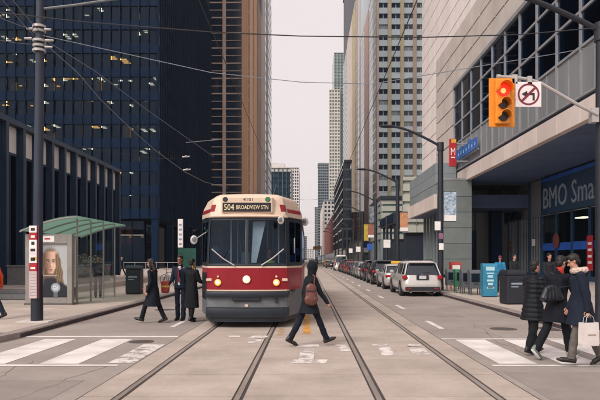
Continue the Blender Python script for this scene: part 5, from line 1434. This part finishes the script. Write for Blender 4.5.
# railing in front of the dark tower lobby
rl = thing('glass_railing', 'pale handrail in front of the dark tower lobby', 'railing', (-24, 88, KZ))
for i in range(15): MB().cyl((-i * 1.6 + 5, 0, 0), (-i * 1.6 + 5, 0, 1.1), .03, .03, 6).build('post', M_armw, rl)
MB().cyl((-18, 0, 1.1), (5, 0, 1.1), .035, .035, 6).build('rail', M_armw, rl)
# overhead direction sign far down the street
ys = thing('overhead_sign', 'small yellow sign hanging over the far end of the street', 'sign', (PX(317, 250), 250, 0))
inst('plate', -1.6, 1.6, -.05, .05, 5.6, 6.9, mat('sign_amber', '#c08a2e', '#a97824', scale=1), ys); MB().cyl((1.8, 0.1, 0), (1.8, 0.1, 7.2), .1, .1, 8).build('post', M_pole, ys)
MB().cyl((-1.6, 0.1, 7.0), (1.8, 0.1, 7.0), .06, .06, 8).build('arm', M_pole, ys)
# ================================================================= people
def remesh(mb, name, mats, vox, smooth=2, disp=None):
    """union of the builder's solids as one continuous skin"""
    me0 = mb.mesh('tmp', mats); ob = bpy.data.objects.new('tmp', me0)
    md = ob.modifiers.new('r', 'REMESH'); md.mode = 'VOXEL'; md.voxel_size = vox; md.use_smooth_shade = True
    if smooth:
        ms = ob.modifiers.new('s', 'SMOOTH'); ms.factor = .5; ms.iterations = smooth
    me = eval_mesh(ob)
    me.name = name; me.materials.clear()
    for m in (mats if isinstance(mats, (list, tuple)) else [mats]): me.materials.append(m)
    if disp:
        n = len(me.vertices); co = np.empty(n * 3); me.vertices.foreach_get('co', co); co = co.reshape(-1, 3)
        no = np.array([v.normal[:] for v in me.vertices])
        d = np.array([disp(Vector(c)) for c in co]); me.vertices.foreach_set('co', (co + no * d[:, None]).ravel()); me.update()
    me.polygons.foreach_set('use_smooth', [True] * len(me.polygons))
    return me
def append(me, mb, mi):
    """add a builder's solids to an existing mesh (fingers, eyes) with material index mi"""
    import bmesh
    bm = bmesh.new(); bm.from_mesh(me); t = bpy.data.meshes.new('t'); t.from_pydata(mb.v, [], mb.f)
    nf = len(bm.faces); bm.from_mesh(t); bm.faces.ensure_lookup_table()
    for f in bm.faces[nf:]: f.material_index = mi; f.smooth = True
    bmesh.ops.recalc_face_normals(bm, faces=bm.faces[nf:]); bm.to_mesh(me); bm.free(); bpy.data.meshes.remove(t)
def folds(seed, amp, f=(7, 7, 3.5)):
    o = Vector((seed * 3.1, seed * 1.7, seed * 2.3))
    return lambda c: amp * (noise.noise(Vector((c.x * f[0], c.y * f[1], c.z * f[2])) + o) + .5 * noise.noise(Vector((c.x * 16, c.y * 16, c.z * 9)) + o))
def cloth(n, a, b=None, r=.85): return mat('cloth_' + n, a, b, scale=6, rough=r, bump=.25, bscale=220, local=True, spec=.25)
SKIN = mat('skin_light', '#b98a76', '#a87866', scale=6, rough=.55, local=True); SKIN2 = mat('skin_tan', '#a5735c', '#93634e', scale=6, rough=.55, local=True)
EYE = mat('eye_dark', '#1a1614', rough=.3); LIP = mat('lip', '#8d4f48', rough=.5)
SEED = [0]
def person(label, loc, rz, H, pose, top, legs, shoe, hair=None, skin=SKIN, coat_len=.0, bulk=1.0, hood=False, hat=None, vox=.011, quilt=0, scarf=None, sleeve=True, fur=None, glasses=False, vest=None, shirt=None, legw=1.0, hairlong=False, cat='person', group=None):
    """pose keys (degrees): lean, hl, hr thigh forward; kl, kr knee; al, ar upper arm forward; el, er elbow; bl, br arm out; yaw, nod head; il, ir forearm inward"""
    SEED[0] += 1; sd_ = SEED[0]
    g = lambda k, d=0: pose.get(k, d)
    s = H / 1.75
    t = thing('person', label, cat, loc, rz, group)
    V = Vector
    def leg(side, th, kn):
        hip = V((side * .095, 0, 0)); a = R(th); d1 = V((0, math.sin(a), -math.cos(a))); knee = hip + d1 * .43
        b_ = R(th - kn); d2 = V((0, math.sin(b_), -math.cos(b_))); ank = knee + d2 * .42
        return hip, knee, ank, b_
    LL = leg(-1, g('hl'), g('kl')); RL = leg(1, g('hr'), g('kr'))
    def toe(L_, key):
        fa = L_[3] * .7 if L_[3] < 0 else L_[3] * .9
        fa = R(g(key)) if key in pose else fa
        return fa
    def foot(L_, key):
        fa = toe(L_, key); f = V((0, math.cos(fa), math.sin(fa))); n_ = V((0, -math.sin(fa), math.cos(fa)))
        heel = L_[2] - f * .05 - n_ * .055; ball = L_[2] + f * .13 - n_ * .062; tip = L_[2] + f * .19 - n_ * .062
        return heel, ball, tip, n_
    FL, FR = foot(LL, 'tl'), foot(RL, 'tr')
    low = min(min(p.z for p in F[:3]) for F in (FL, FR)) - .028
    pel = V((0, 0, -low))
    off = lambda p: (p + pel) * s
    le = R(g('lean')); up = V((0, math.sin(le), math.cos(le))); fw = V((0, math.cos(le), -math.sin(le)))
    waist = up * .14; chest = up * .38; neckb = up * .53; head0 = neckb + up * .10 + fw * .02
    yaw, nod = R(g('yaw')), R(g('nod'))
    HM = (Matrix.Rotation(yaw, 3, 'Z') @ Matrix.Rotation(-nod, 3, 'X'))
    hc = head0 + HM @ V((0, .015, .10))
    def arm(side, f, b_, e, inn):
        sh = neckb - up * .055 + V((side * .185, 0, 0)); f_ = R(f) + le * .3; b2 = R(b_)
        d1 = V((side * math.sin(b2), math.sin(f_) * math.cos(b2), -math.cos(f_) * math.cos(b2))); elb = sh + d1 * .29
        f2 = f_ + R(e); b3 = b2 - R(inn)
        d2 = V((side * math.sin(b3), math.sin(f2) * math.cos(b3), -math.cos(f2) * math.cos(b3))); wr = elb + d2 * .25
        return sh, elb, wr, d2
    AL = arm(-1, g('al'), g('bl', 6), g('el', 12), g('il')); AR = arm(1, g('ar'), g('br', 6), g('er', 12), g('ir'))
    J = dict(hip=off(V((0, 0, 0))), chest=off(chest), head=off(hc), wl=off(AL[2]), wr=off(AR[2]), sl=off(AL[0]), sr=off(AR[0]), dl=AL[3], dr=AR[3], waist=off(waist))
    # ---- body
    b = MB(); C = lambda p0, p1, r0, r1, **k: b.cap(off(p0), off(p1), r0 * s, r1 * s, **k)
    for L_ in (LL, RL): C(L_[0], L_[1], .072, .05); C(L_[1], L_[2], .048, .034)
    C(V((-.06, 0, 0)), V((.06, 0, 0)), .09, .09); C(V((0, 0, .0)), waist, .10, .095, flat=((1, 0, 0), 1.25)); C(waist, chest, .10, .11, flat=((1, 0, 0), 1.3))
    C(neckb - up * .06 + V((-.12, 0, 0)), neckb - up * .06 + V((.12, 0, 0)), .055, .055); C(neckb - up * .04, hc - up * .03, .055, .05)
    for A in (AL, AR): C(A[0], A[1], .045, .037); C(A[1], A[2], .036, .026)
    hs = s * .95
    HC = off(hc); Hm = lambda x, y, z: HC + HM @ (V((x, y, z)) * hs)
    b.ell(Hm(0, -.012, .03), .073 * hs, .092 * hs, .088 * hs, HM); b.ell(Hm(0, .018, -.045), .056 * hs, .068 * hs, .075 * hs, HM)
    b.cap(Hm(0, .06, -.098), Hm(0, .068, -.092), .024 * hs, .022 * hs); b.cap(Hm(0, .082, .008), Hm(0, .104, -.035), .009 * hs, .015 * hs)
    b.cap(Hm(-.04, .072, .026), Hm(.04, .072, .026), .014 * hs, .014 * hs)
    for sx in (-1, 1): b.ell(Hm(sx * .074, -.008, -.012), .010 * hs, .018 * hs, .03 * hs, HM, 8, 5)
    for A, side in ((AL, -1), (AR, 1)):
        d = A[3]; n_ = V((-side, 0, 0)); n_ = (n_ - d * n_.dot(d)).normalized(); wv = d.cross(n_) * side
        if wv.y < 0 and abs(d.z) > .5: wv = -wv
        C(A[2] - d * .01, A[2] + d * .075, .026, .034, flat=(n_, .55))
    me = remesh(b, 'body', [skin, EYE, LIP], vox, 2)
    fb = MB()
    for A, side in ((AL, -1), (AR, 1)):
        d = A[3]; n_ = V((-side, 0, 0)); n_ = (n_ - d * n_.dot(d)).normalized(); wv = d.cross(n_)
        if wv.y < 0: wv = -wv
        for i in range(4):
            ln = (.036, .042, .04, .032)[i]
            p0 = A[2] + d * .08 + wv * (.027 - i * .018); p1 = p0 + (d + n_ * .45).normalized() * ln; p2 = p1 + (d * .45 + n_).normalized() * ln * .8
            fb.cap(off(p0), off(p1), .0088 * s, .0082 * s, n=7); fb.cap(off(p1), off(p2), .0082 * s, .0072 * s, n=7)
        p0 = A[2] + d * .025 + wv * .026; p1 = p0 + (d * .75 + wv * .6 + n_ * .35).normalized() * .04; p2 = p1 + (d + n_ * .4).normalized() * .032
        fb.cap(off(p0), off(p1), .0115 * s, .010 * s, n=7); fb.cap(off(p1), off(p2), .0095 * s, .008 * s, n=7)
    append(me, fb, 0)
    eb = MB()
    for sx in (-1, 1): eb.ell(Hm(sx * .031, .083, .002), .014 * hs, .007 * hs, .007 * hs, HM, 8, 5); eb.cap(Hm(sx * .016, .089, .024), Hm(sx * .048, .078, .026), .005 * hs, .004 * hs, n=6)
    append(me, eb, 1)
    lb = MB(); lb.cap(Hm(-.022, .083, -.067), Hm(.022, .083, -.067), .007 * hs, .007 * hs, n=6); append(me, lb, 2)
    link(bpy.data.objects.new('body', me), t)
    # ---- trousers
    b = MB(); q = legw
    for L_ in (LL, RL):
        C(L_[0] + V((0, 0, .02)), L_[1], .092 * q, .070 * q); b.frus(off(L_[1]), off(L_[2] + (L_[2] - L_[1]) * .06), .068 * q * s, .064 * q * s)
    C(V((-.07, 0, .0)), V((.07, 0, .0)), .105, .105); C(V((0, 0, 0)), waist, .112, .108, flat=((1, 0, 0), 1.2))
    link(bpy.data.objects.new('trousers', remesh(b, 'trousers', legs, vox, 3, folds(sd_, .010, (8, 8, 14)))), t)
    # ---- shoes
    for F in (FL, FR):
        b = MB(); heel, ball, tip, n_ = F
        b.cap(off(heel + n_ * .012), off(ball + n_ * .008), .040 * s, .044 * s); b.cap(off(ball + n_ * .004), off(tip), .042 * s, .032 * s, flat=(n_, .8)); b.cap(off(heel + n_ * .03), off(heel + n_ * .065 + V((0, .02, 0))), .040 * s, .046 * s)
        m0 = remesh(b, 'shoe', [shoe, M_tyre], max(vox * .8, .008), 1)
        o = bpy.data.objects.new('shoe', m0); link(o, t)
        sb = MB(); sb.cap(off(heel - n_ * .018), off(ball - n_ * .022), .036 * s, .042 * s, flat=(n_, .3)); sb.build('sole', M_tyre if shoe is not SNEAK else M_whiteplain, o, True)
    # ---- coat
    b = MB(); B = bulk
    b.frus(off(V((0, -.005, -.06))), off(waist), .138 * B * s, .128 * B * s, flat=((1, 0, 0), 1.2)); C(waist, chest, .128 * B, .135 * B, flat=((1, 0, 0), 1.28))
    C(neckb - up * .075 + V((-.145, 0, 0)), neckb - up * .075 + V((.145, 0, 0)), .072 * B, .072 * B); C(neckb - up * .07, neckb + up * .0, .085, .065)
    for A in (AL, AR):
        if sleeve:
            C(A[0], A[1], .066 * B, .058 * B); C(A[1], A[2] + A[3] * .005, .057 * B, .044 * B)
        else: C(A[0], A[0] + (A[1] - A[0]) * .6, .062, .058)
    if coat_len > 0:
        mid = (LL[1] + RL[1]) * .5; dn = V((0, mid.y * .55, -1)).normalized()
        spread = min(.06, abs(LL[1].y - RL[1].y) * .22)
        b.frus(off(V((0, 0, .05))), off(dn * (coat_len + .13)), .14 * B * s, (.155 + spread) * B * s, flat=((1, 0, 0), 1.16))
    if hood == 'up':
        b.ell(Hm(0, -.022, .012), .112 * hs, .122 * hs, .135 * hs, HM); C(neckb - up * .01, hc - up * .08 - fw * .02, .095, .1)
    elif hood == 'down':
        b.ell(off(neckb - fw * .09 + up * .0), .12 * s, .07 * s, .085 * s)
    elif hood == 'collar': C(neckb - up * .02, neckb + up * .05, .075, .072)
    ff = folds(sd_ + 50, .010)
    if quilt: disp = lambda c: ff(c) * .6 + .013 * abs(math.sin(math.pi * (c.z + .04 * c.x) / quilt)) - .006
    else: disp = ff
    link(bpy.data.objects.new('coat', remesh(b, 'coat', top, vox, 3, disp)), t)
    if vest:
        b = MB(); C(waist * .9, chest, .137 * B, .146 * B, flat=((1, 0, 0), 1.26)); C(neckb - up * .09 + V((-.12, 0, 0)), neckb - up * .09 + V((.12, 0, 0)), .08, .08)
        link(bpy.data.objects.new('vest', remesh(b, 'vest', vest, vox, 2)), t)
    if shirt:
        b = MB(); C(waist * .4 + fw * .09, neckb - up * .03 + fw * .065, .06, .055, flat=((0, 1, 0), .8)); link(bpy.data.objects.new('shirt_front', remesh(b, 'shirt_front', shirt, vox, 2)), t)
    if scarf:
        b = MB(); C(neckb + up * .0 + fw * .015, neckb + up * .05 + fw * .01, .082, .078); C(neckb + fw * .085, chest - up * .05 + fw * .135, .038, .034)
        link(bpy.data.objects.new('scarf', remesh(b, 'scarf', scarf, vox, 2)), t)
    if fur:
        b = MB()
        for i in range(15):
            a = R(-60 + 300 * i / 14); b.ell(off(neckb + up * .035 - fw * .03 + V((math.cos(a) * .12, 0, 0)) + fw * (math.sin(a) * -.10 + .02)), .045 * s, .045 * s, .05 * s)
        link(bpy.data.objects.new('fur_trim', remesh(b, 'fur_trim', fur, vox, 1, lambda c: .014 * noise.noise(c * 45))), t)
    # ---- hair / hat
    if hair:
        b = MB(); b.ell(Hm(0, -.022, .045), .083 * hs, .098 * hs, .088 * hs, HM); b.ell(Hm(0, -.055, -.01), .078 * hs, .058 * hs, .085 * hs, HM); b.ell(Hm(0, .035, .095), .062 * hs, .05 * hs, .028 * hs, HM)
        if hairlong:
            b.cap(Hm(0, -.06, 0), Hm(0, -.085, -.22), .085 * hs, .075 * hs)
            for sx in (-1, 1): b.cap(Hm(sx * .07, -.01, .02), Hm(sx * .085, .0, -.2), .03 * hs, .03 * hs)
        link(bpy.data.objects.new('hair', remesh(b, 'hair', hair, vox * .8, 1, lambda c: .007 * noise.noise(Vector((c.x * 60, c.y * 60, c.z * 22))))), t)
    if hat:
        b = MB(); b.ell(Hm(0, -.012, .065), .088 * hs, .104 * hs, .078 * hs, HM); b.cap(Hm(0, .05, .055), Hm(0, .105, .045), .06 * hs, .05 * hs, flat=(HM @ V((0, 0, 1)), .25))
        link(bpy.data.objects.new('hat', remesh(b, 'hat', hat, vox, 2)), t)
    if glasses:
        b = MB()
        for sx in (-1, 1): b.ell(Hm(sx * .033, .094, .004), .026 * hs, .008 * hs, .018 * hs, HM, 10, 5)
        b.cap(Hm(-.01, .097, .008), Hm(.01, .097, .008), .004, .004, n=6)
        b.build('sunglasses', M_black, t, True)
    # world positions of joints for held things
    M = Matrix.Translation(V(loc)) @ Matrix.Rotation(rz, 4, 'Z')
    for k in ('hip', 'chest', 'head', 'wl', 'wr', 'sl', 'sr', 'waist'): J[k] = M @ J[k]
    R3 = Matrix.Rotation(rz, 3, 'Z'); J['dl'] = R3 @ J['dl']; J['dr'] = R3 @ J['dr']; J['fw'] = R3 @ V((0, 1, 0)); J['rt'] = R3 @ V((1, 0, 0)); J['s'] = s; J['t'] = t
    return J
SNEAK = mat('sneaker_grey', '#7d8782', '#4b544f', scale=12, rough=.7, local=True)
SHOE = mat('shoe_dark', '#2a2322', '#1d1817', scale=8, rough=.5, local=True)
SHOEB = mat('shoe_black', '#16161a', '#0f0f13', scale=8, rough=.5, local=True)
BLACK = cloth('black', '#15181f', '#0f1218'); NAVY = cloth('navy', '#1b2536', '#141c2b'); CHAR = cloth('charcoal', '#24272e', '#1a1d24')
HAIRB = mat('hair_black', '#17130f', '#0e0b09', scale=20, rough=.6, local=True, stretch=(1, 1, .2)); HAIRD = mat('hair_brown', '#2e221b', '#1f1712', scale=20, rough=.6, local=True, stretch=(1, 1, .2))
# rz: 0 faces away from the camera (+Y); -90 faces +X (right); 90 faces -X (left); 180 faces the camera
# 1 walker crossing in the middle (walks to the right, slightly away)
J = person('person in a hooded dark coat striding right across the streetcar tracks', (PX(309, 11.9), 11.9, .016), R(-66), 1.66,
           dict(hl=-24, kl=6, hr=26, kr=2, al=-14, el=14, ar=20, er=14, lean=6, tl=-24, tr=20, bl=8), cloth('hoodcoat', '#141922', '#0e1219'), cloth('jean', '#131a27', '#0d131e'), SHOE, None, coat_len=.10, hood='up', bulk=1.05, vox=.009, legw=.98)
def sack(name, label, at_, w_, d, h, m, strap_pts, rz, flap=True):
    t = thing(name, label, 'bag', at_, rz); b = MB()
    if not flap:
        for k_ in range(5):
            f_ = k_ / 4; b.cap((-w_ * .4 + w_ * .8 * f_, 0, h * .16), (-w_ * .3 + w_ * .6 * f_, 0, h * (.6 + .14 * math.sin(f_ * 3.1))), d * .5, d * .3)
    else: b.cap((0, 0, h * .12), (0, 0, h * .7), w_ * .42, w_ * .34, n=14, flat=((0, 1, 0), d / w_)); b.cap((-w_ * .22, 0, h * .12), (w_ * .22, 0, h * .12), d * .42, d * .42)
    link(bpy.data.objects.new('pouch', remesh(b, 'pouch', m, .01, 2, folds(9, .012))), t)
    if flap: mb = MB(); mb.tube([(-w_ * .34, -d * .30, h * .62), (0, -d * .44, h * .58), (w_ * .34, -d * .30, h * .62)], .008, 6); mb.build('seam', M_trim, t, True)
    if strap_pts:
        inv = (Matrix.Translation(Vector(at_)) @ Matrix.Rotation(rz, 4, 'Z')).inverted()
        mb = MB(); mb.tube([inv @ Vector(p) for p in strap_pts], .014, 6); mb.build('strap', m, t, True)
    return t
M_bag = mat('bag_brown', '#6a3d34', '#4f2c26', scale=4, rough=.5, local=True, bump=.2, bscale=30)
c = J['waist'] + Vector((.03, -.24, -.10)); c2 = J['sr'] + Vector((-.02, -.02, .06))
sack('shoulder_bag', 'brown leather bag slung on the hooded walker', (c.x, c.y, c.z), .33, .15, .34, M_bag, [c + Vector((.06, .03, .22)), c2.lerp(c, .4) + Vector((.03, -.04, .1)), c2 + Vector((.02, -.07, .02)), c2 + Vector((-.02, 0, .03))], R(10))
# 2-4 group at the left
person('person in a long dark coat walking left in front of the streetcar', (PX(153, 16.3), 16.3, .0), R(78), 1.72,
       dict(hl=22, kl=4, hr=-16, kr=8, al=-8, ar=14, el=25, er=40, lean=2, nod=12), cloth('coat2', '#171c28', '#10141e'), BLACK, SHOEB, HAIRB, coat_len=.34, hood='collar', hairlong=True, vox=.011)
J3 = person('uniformed man in sunglasses and white shirt beside the streetcar door', (PX(180.5, 17.0), 17.0, .0), R(172), 1.80,
       dict(hl=3, hr=-3, al=14, el=20, ar=10, er=45, yaw=-6, bl=10), NAVY, NAVY, SHOEB, HAIRD, glasses=True, shirt=cloth('shirt', '#c8c3c4', '#b5b0b2'), scarf=None, hood='collar', vox=.011, skin=SKIN2)
person('person in a dark coat boarding the streetcar beside the uniformed man', (PX(191.5, 16.6), 16.6, .0), R(-30), 1.70,
       dict(hl=8, kl=4, hr=-6, kr=6, al=18, el=40, ar=22, er=45), BLACK, BLACK, SHOEB, HAIRB, coat_len=.42, hood='collar', bulk=1.12, scarf=cloth('scarfyel', '#b79a3e', '#8f7a36'), vox=.012)
c = J3['wr'] + J3['dr'] * .12
t = thing('red_bag', 'red and orange bag hanging from the arm of the uniformed man', 'bag', (c.x - .06, c.y + .06, c.z - .18)); t.scale = (.75, .75, .9); mb = MB(); mb.cbox(-.15, .15, -.08, .08, .02, .40, .04); mb.build('pouch', mat('bag_red', '#a63f30', '#7d3328', scale=5, rough=.6, local=True), t, True)
mb = MB(); mb.tube([(-.08, 0, .38), (-.04, 0, .5), (.04, 0, .5), (.08, 0, .38)], .01, 6); mb.build('handle', M_trim, t, True); inst('stripe', -.152, .152, -.083, .083, .2, .25, mat('bag_yellow', '#cdb23c', rough=.6), t)
tie = thing('lanyard', 'dark red tie hanging on the white shirt of the uniformed man', 'tie', tuple(J3['chest'] + J3['fw'] * .16 + Vector((0, 0, -.28))), R(172))
mb = MB(); mb.prism([(-.03, .03), (0, 0), (.03, .03), (.018, .40), (-.018, .40)], 'y', 0, .012); mb.build('tie_cloth', cloth('tie', '#7b2433', '#611b28'), tie)
# 5 leaving at the left edge
person('person in an orange jacket walking out at the left edge', (PX(-6, 16.2), 16.2, KZ), R(82), 1.75,
       dict(hl=-22, kl=4, hr=24, kr=6, al=16, ar=-20, el=20, er=20, lean=4, tl=-20), cloth('orange', '#d8552e', '#c24a27'), cloth('jean2', '#1c2536', '#151d2c'), SHOEB, HAIRD, vox=.012, bulk=1.05)
# 6-8 crossing at the right
person('person in a black quilted jacket, leftmost of the three at the right crosswalk', (PX(533, 10.95), 10.95, .006), R(-68), 1.66,
       dict(hl=10, kl=4, hr=-9, kr=8, al=8, ar=14, el=30, er=40, lean=2), cloth('puffer', '#14171e', '#0d1016', .6), BLACK, SHOEB, HAIRB, coat_len=.16, bulk=1.16, quilt=.085, hood='collar', vox=.009, legw=1.15)
J7 = person('person in a black coat with a red collar, middle of three at right crosswalk', (PX(557, 10.35), 10.35, .006), R(-62), 1.76,
       dict(hl=-20, kl=16, hr=16, kr=2, al=10, ar=24, el=30, er=55, lean=5, tl=-40, nod=10), cloth('blackcoat', '#131620', '#0d1018'), BLACK, SNEAK, HAIRB, coat_len=.16, bulk=1.08, hood='collar', scarf=cloth('redcollar', '#c0392f', '#a02d26'), vox=.009, legw=1.12)
J8 = person('person in a navy parka with a fur collar, rightmost at the right crosswalk', (PX(581, 9.75), 9.75, .006), R(76), 1.76,
       dict(hl=13, kl=4, hr=-15, kr=12, al=-16, ar=2, el=12, er=18, lean=4, nod=24, tr=-34), cloth('parka', '#1a2333', '#131a28'), cloth('greytrouser', '#6a6460', '#57514e'), SHOE, HAIRB, coat_len=.18, bulk=1.16, fur=mat('fur_pale', '#cdb9ab', '#a8948a', scale=30, rough=.9, local=True), hood='down', vox=.009)
# bags they carry
c = J7['wl'] + J7['dl'] * .09
c = J7['chest'] + Vector((-.20, -.22, -.28))
sack('handbag', 'slouchy black handbag carried by the person with the red collar', (c.x, c.y, c.z), .36, .16, .28, mat('bag_black', '#20242c', '#181b22', scale=4, rough=.45, local=True, bump=.2), [c + Vector((.12, 0, .2)), c.lerp(J7['wr'], .5) + Vector((.02, -.05, .2)), J7['sl'] + Vector((0, -.06, .07))], R(15), False)
c = J8['wl'] + J8['dl'] * .08
h_ = PZ(323, 9.6) - PZ(346, 9.6); w_ = .30; c = c + Vector((0, -.02, -h_ - .115))
t = thing('shopping_bag', 'white paper shopping bag held by the person in the parka', 'bag', (c.x, c.y, c.z), R(12))
mb = MB(); mb.loft([[(x * f, y * f2, z) for x, y in ((-w_ / 2, -.055), (w_ / 2, -.055), (w_ / 2, .055), (-w_ / 2, .055))] for f, f2, z in ((.96, 1, 0), (1, 1, .03), (1.0, .9, h_ * .6), (.99, .7, h_))], True, False); mb.build('paper', mat('bag_paper', '#d8cfcb', '#c6bcb8', scale=3, rough=.75, local=True), t)
inst('print', -.05, .09, -.0565, -.0555, h_ * .45, h_ * .5, mat('bag_print', '#a88f88', rough=.7), t)
for y in (-.035, .035):
    mb = MB(); mb.tube([(-.08, y, h_ - .03), (-.06, y, h_ + .08), (.0, y * .4, h_ + .13), (.06, y, h_ + .08), (.08, y, h_ - .03)], .005, 5); mb.build('handle', M_armw, t, True)
# 9-11 right pavement
person('person in a bright blue jacket by the newspaper boxes', (PX(500, 28.8), 28.8, KZ), R(165), 1.72, dict(hl=3, hr=-3, al=18, ar=14, el=50, er=45), cloth('blue', '#2b7aa0', '#22658a'), CHAR, SHOEB, HAIRB, hat=cloth('redhat', '#7d3f45', '#6a343a'), vox=.018, bulk=1.1)
person('person in dark clothes behind the large litter bin', (PX(514, 26.5), 26.5, KZ), R(200), 1.78, dict(hl=2, hr=-2, al=12, ar=16, el=40, er=40), CHAR, BLACK, SHOEB, HAIRB, vox=.018, bulk=1.12)
person('person in a dark coat standing behind the crossing group', (PX(549, 22.0), 22.0, KZ), R(190), 1.78, dict(hl=2, hr=-2, al=10, ar=12, el=30, er=35), CHAR, BLACK, SHOEB, HAIRB, vox=.018, bulk=1.1)
# 12-14 left background
person('person in dark clothes waiting inside the glass shelter', (PX(98, 25.1), 25.1, KZ), R(200), 1.72, dict(hl=2, hr=-2, al=12, ar=16, el=40, er=40), NAVY, BLACK, SHOEB, HAIRD, vox=.02)
person('person in dark clothes walking past the dark tower', (PX(122, 58), 58, KZ), R(90), 1.75, dict(hl=16, hr=-16, kr=8, al=-12, ar=14, el=20, er=30), NAVY, BLACK, SHOEB, mat('hair_fair', '#a8917a', '#8d7763', scale=20, rough=.6, local=True), vox=.03)
person('person in red and white clothes beyond the shelter bench', (PX(86, 40), 40.0, .43), R(120), 1.70, dict(hl=6, hr=-6, al=-8, ar=10, el=20, er=30), cloth('pale', '#b9a9a6', '#a03c40'), CHAR, SHOEB, HAIRD, vox=.03)
person('dark clothed person crossing far away beside the parked cars', (PX(333, 100), 100, .0), R(90), 1.78, dict(hl=16, hr=-16, kr=8, al=-12, ar=14, el=20, er=30), NAVY, BLACK, SHOEB, HAIRD, vox=.03)
# driver and a passenger in the streetcar (seated)
person('streetcar driver in a hi-visibility vest behind the windscreen', (-1.53 + .5, 16.15, .62), R(180), 1.75, dict(hl=80, kl=80, hr=80, kr=80, al=40, ar=44, el=30, er=30), NAVY, NAVY, SHOEB, HAIRD, vest=mat('hivis', '#b7bd3a', '#9ea432', scale=4, rough=.7, local=True), vox=.018)
person('standing passenger inside the streetcar', (-1.53 + .1, 17.6, .96), R(180), 1.70, dict(hl=2, hr=-2, al=10, ar=12, el=30, er=35), cloth('pass', '#5a4440', '#47352f'), BLACK, SHOEB, HAIRD, vox=.022)
# ================================================================= overhead wires
def cable(name, label, pts, r, m, sag=0.0, n=16):
    """pts world points; straight spans with a parabolic sag"""
    p = []
    for a, b in zip(pts[:-1], pts[1:]):
        a, b = Vector(a), Vector(b)
        for i in range(n):
            f = i / n; q = a.lerp(b, f); q.z -= sag * 4 * f * (1 - f); p.append(q)
    p.append(Vector(pts[-1]))
    o = MB().tube(p, r * .72, 6).build(name, m, None, True); tag(o, label, 'cable', 'overhead cables'); return o
W3 = lambda px, py, Y: (PX(px, Y), Y, PZ(py, Y))
for x, l in ((1.62, 'trolley wire over the right hand track'), (-1.62, 'trolley wire over the streetcar track')):
    cable('trolley_wire', 'dark ' + l, [(x, -10, 5.66), (x, 15, 5.6), (x, 45, 5.6), (x, 75, 5.6), (x, 140, 5.6), (x, 400, 5.6)], .011, M_wire, .04, 6)
zc_ = PZ(37, 15.5)
cable('span_wire', 'pale span wire running from the left pole over both tracks', [(LX + .2, 15.4, zc_), W3(211, 72.5, 15.0), W3(300, 82, 14.8), W3(372, 84, 14.6), W3(450, 71, 14.2), W3(560, 53, 13.9), (6.75, 13.75, PZ(45, 13.75))], .012, M_wire2, .0, 6)
cable('span_wire', 'dark span wire crossing the whole view near the top', [W3(-30, 9, 11), W3(80, 21.5, 11), W3(211, 32, 11), W3(300, 36, 11), W3(422, 37.3, 11), W3(520, 34.5, 11), W3(640, 24, 11)], .014, M_wire, .0, 5)
cable('feeder_cable', 'cable from the left edge up to the left pole clamps', [W3(-25, 5, 14), (LX - .05, 15.4, PZ(31, 15.5))], .012, M_wire2, .05)
cable('feeder_cable', 'cable dropping from the top left corner to the pole clamps', [W3(-2, -6, 13), (LX + .0, 15.4, PZ(38, 15.5))], .012, M_wire2, .03)
cable('feeder_cable', 'second cable dropping from the top edge to the pole clamps', [W3(10, -4, 13), (LX + .1, 15.4, PZ(32, 15.5))], .012, M_wire2, .03)
cable('feeder_cable', 'low cable entering at the left edge below the clamps', [W3(-20, 35, 14), (LX - .1, 15.4, PZ(45.5, 15.5))], .011, M_wire2, .04)
cable('pull_off_cable', 'curved pull off cable sweeping from the left pole down towards the streetcar roof', [(LX + .25, 15.4, PZ(45, 15.5)), W3(78, 73, 17), W3(101, 100, 19), W3(130, 128, 21), W3(155, 150, 23), W3(185, 172, 25.5), W3(205, 182, 28), W3(228, 188, 31)], .016, M_wire2, .0, 5)
cable('pull_off_cable', 'straight pull off cable from the left pole across the dark tower', [(LX + .2, 15.4, PZ(40, 15.5)), W3(95, 71, 18.5), W3(150, 112, 24), W3(190, 140, 31), W3(214, 157, 38)], .014, M_wire2, .0, 5)
cable('guy_wire', 'thin wire running from the clamps towards the brown tower', [(LX - .6, 15.4, PZ(52, 15.5)), W3(60, 142, 30), W3(110, 152, 36), W3(150, 158, 42), W3(184, 159, 48)], .014, M_wire, .0, 5)
for (px, py, Y) in ((186, 157, 27), (187, 170, 26)):
    o = MB(); o.cyl((-.16, 0, 0), (.16, 0, .03), .03, .03, 8); o.ell((0, 0, .02), .07, .07, .05); ob = o.build('section_insulator', M_armw, None, True); ob.location = W3(px, py, Y)
    tag(ob, 'small pale insulator on the pull off cable, ' + ('upper' if py < 160 else 'lower') + ' of two', 'insulator')
cable('bracket_wire', 'short pale bracket wire in front of the ribbed tower side', [W3(186, 142.5, 40), W3(220, 139.5, 40)], .03, M_wire2)
for y in (45.4, 74.8, 104.2):
    cable('span_wire', 'far cross span wire at the ' + {45.4: 'second', 74.8: 'fourth', 104.2: 'sixth'}[y] + ' right hand lamp post', [(6.78, y, 6.9), (0, y, 6.2), (-7, y, 6.9)], .010, M_wire, .05, 6)

# ================================================================= air
HAZE = 1.0
if HAZE > 0:
    hz = MB().box(-300, 300, -60, 1400, -1.6, 262).build('haze', [])
    hm = bpy.data.materials.new('haze_air'); hm.use_nodes = True; hn = hm.node_tree; hn.nodes.clear()
    ho = hn.nodes.new('ShaderNodeOutputMaterial'); hv = hn.nodes.new('ShaderNodeVolumePrincipled')
    hv.inputs['Color'].default_value = (.82, .88, 1.0, 1); hv.inputs['Density'].default_value = .00018 * HAZE; hv.inputs['Anisotropy'].default_value = .2
    hn.links.new(hv.outputs[0], ho.inputs['Volume']); hz.data.materials.append(hm); tag(hz, kind='stuff')

bpy.data.scenes.remove(TMP)
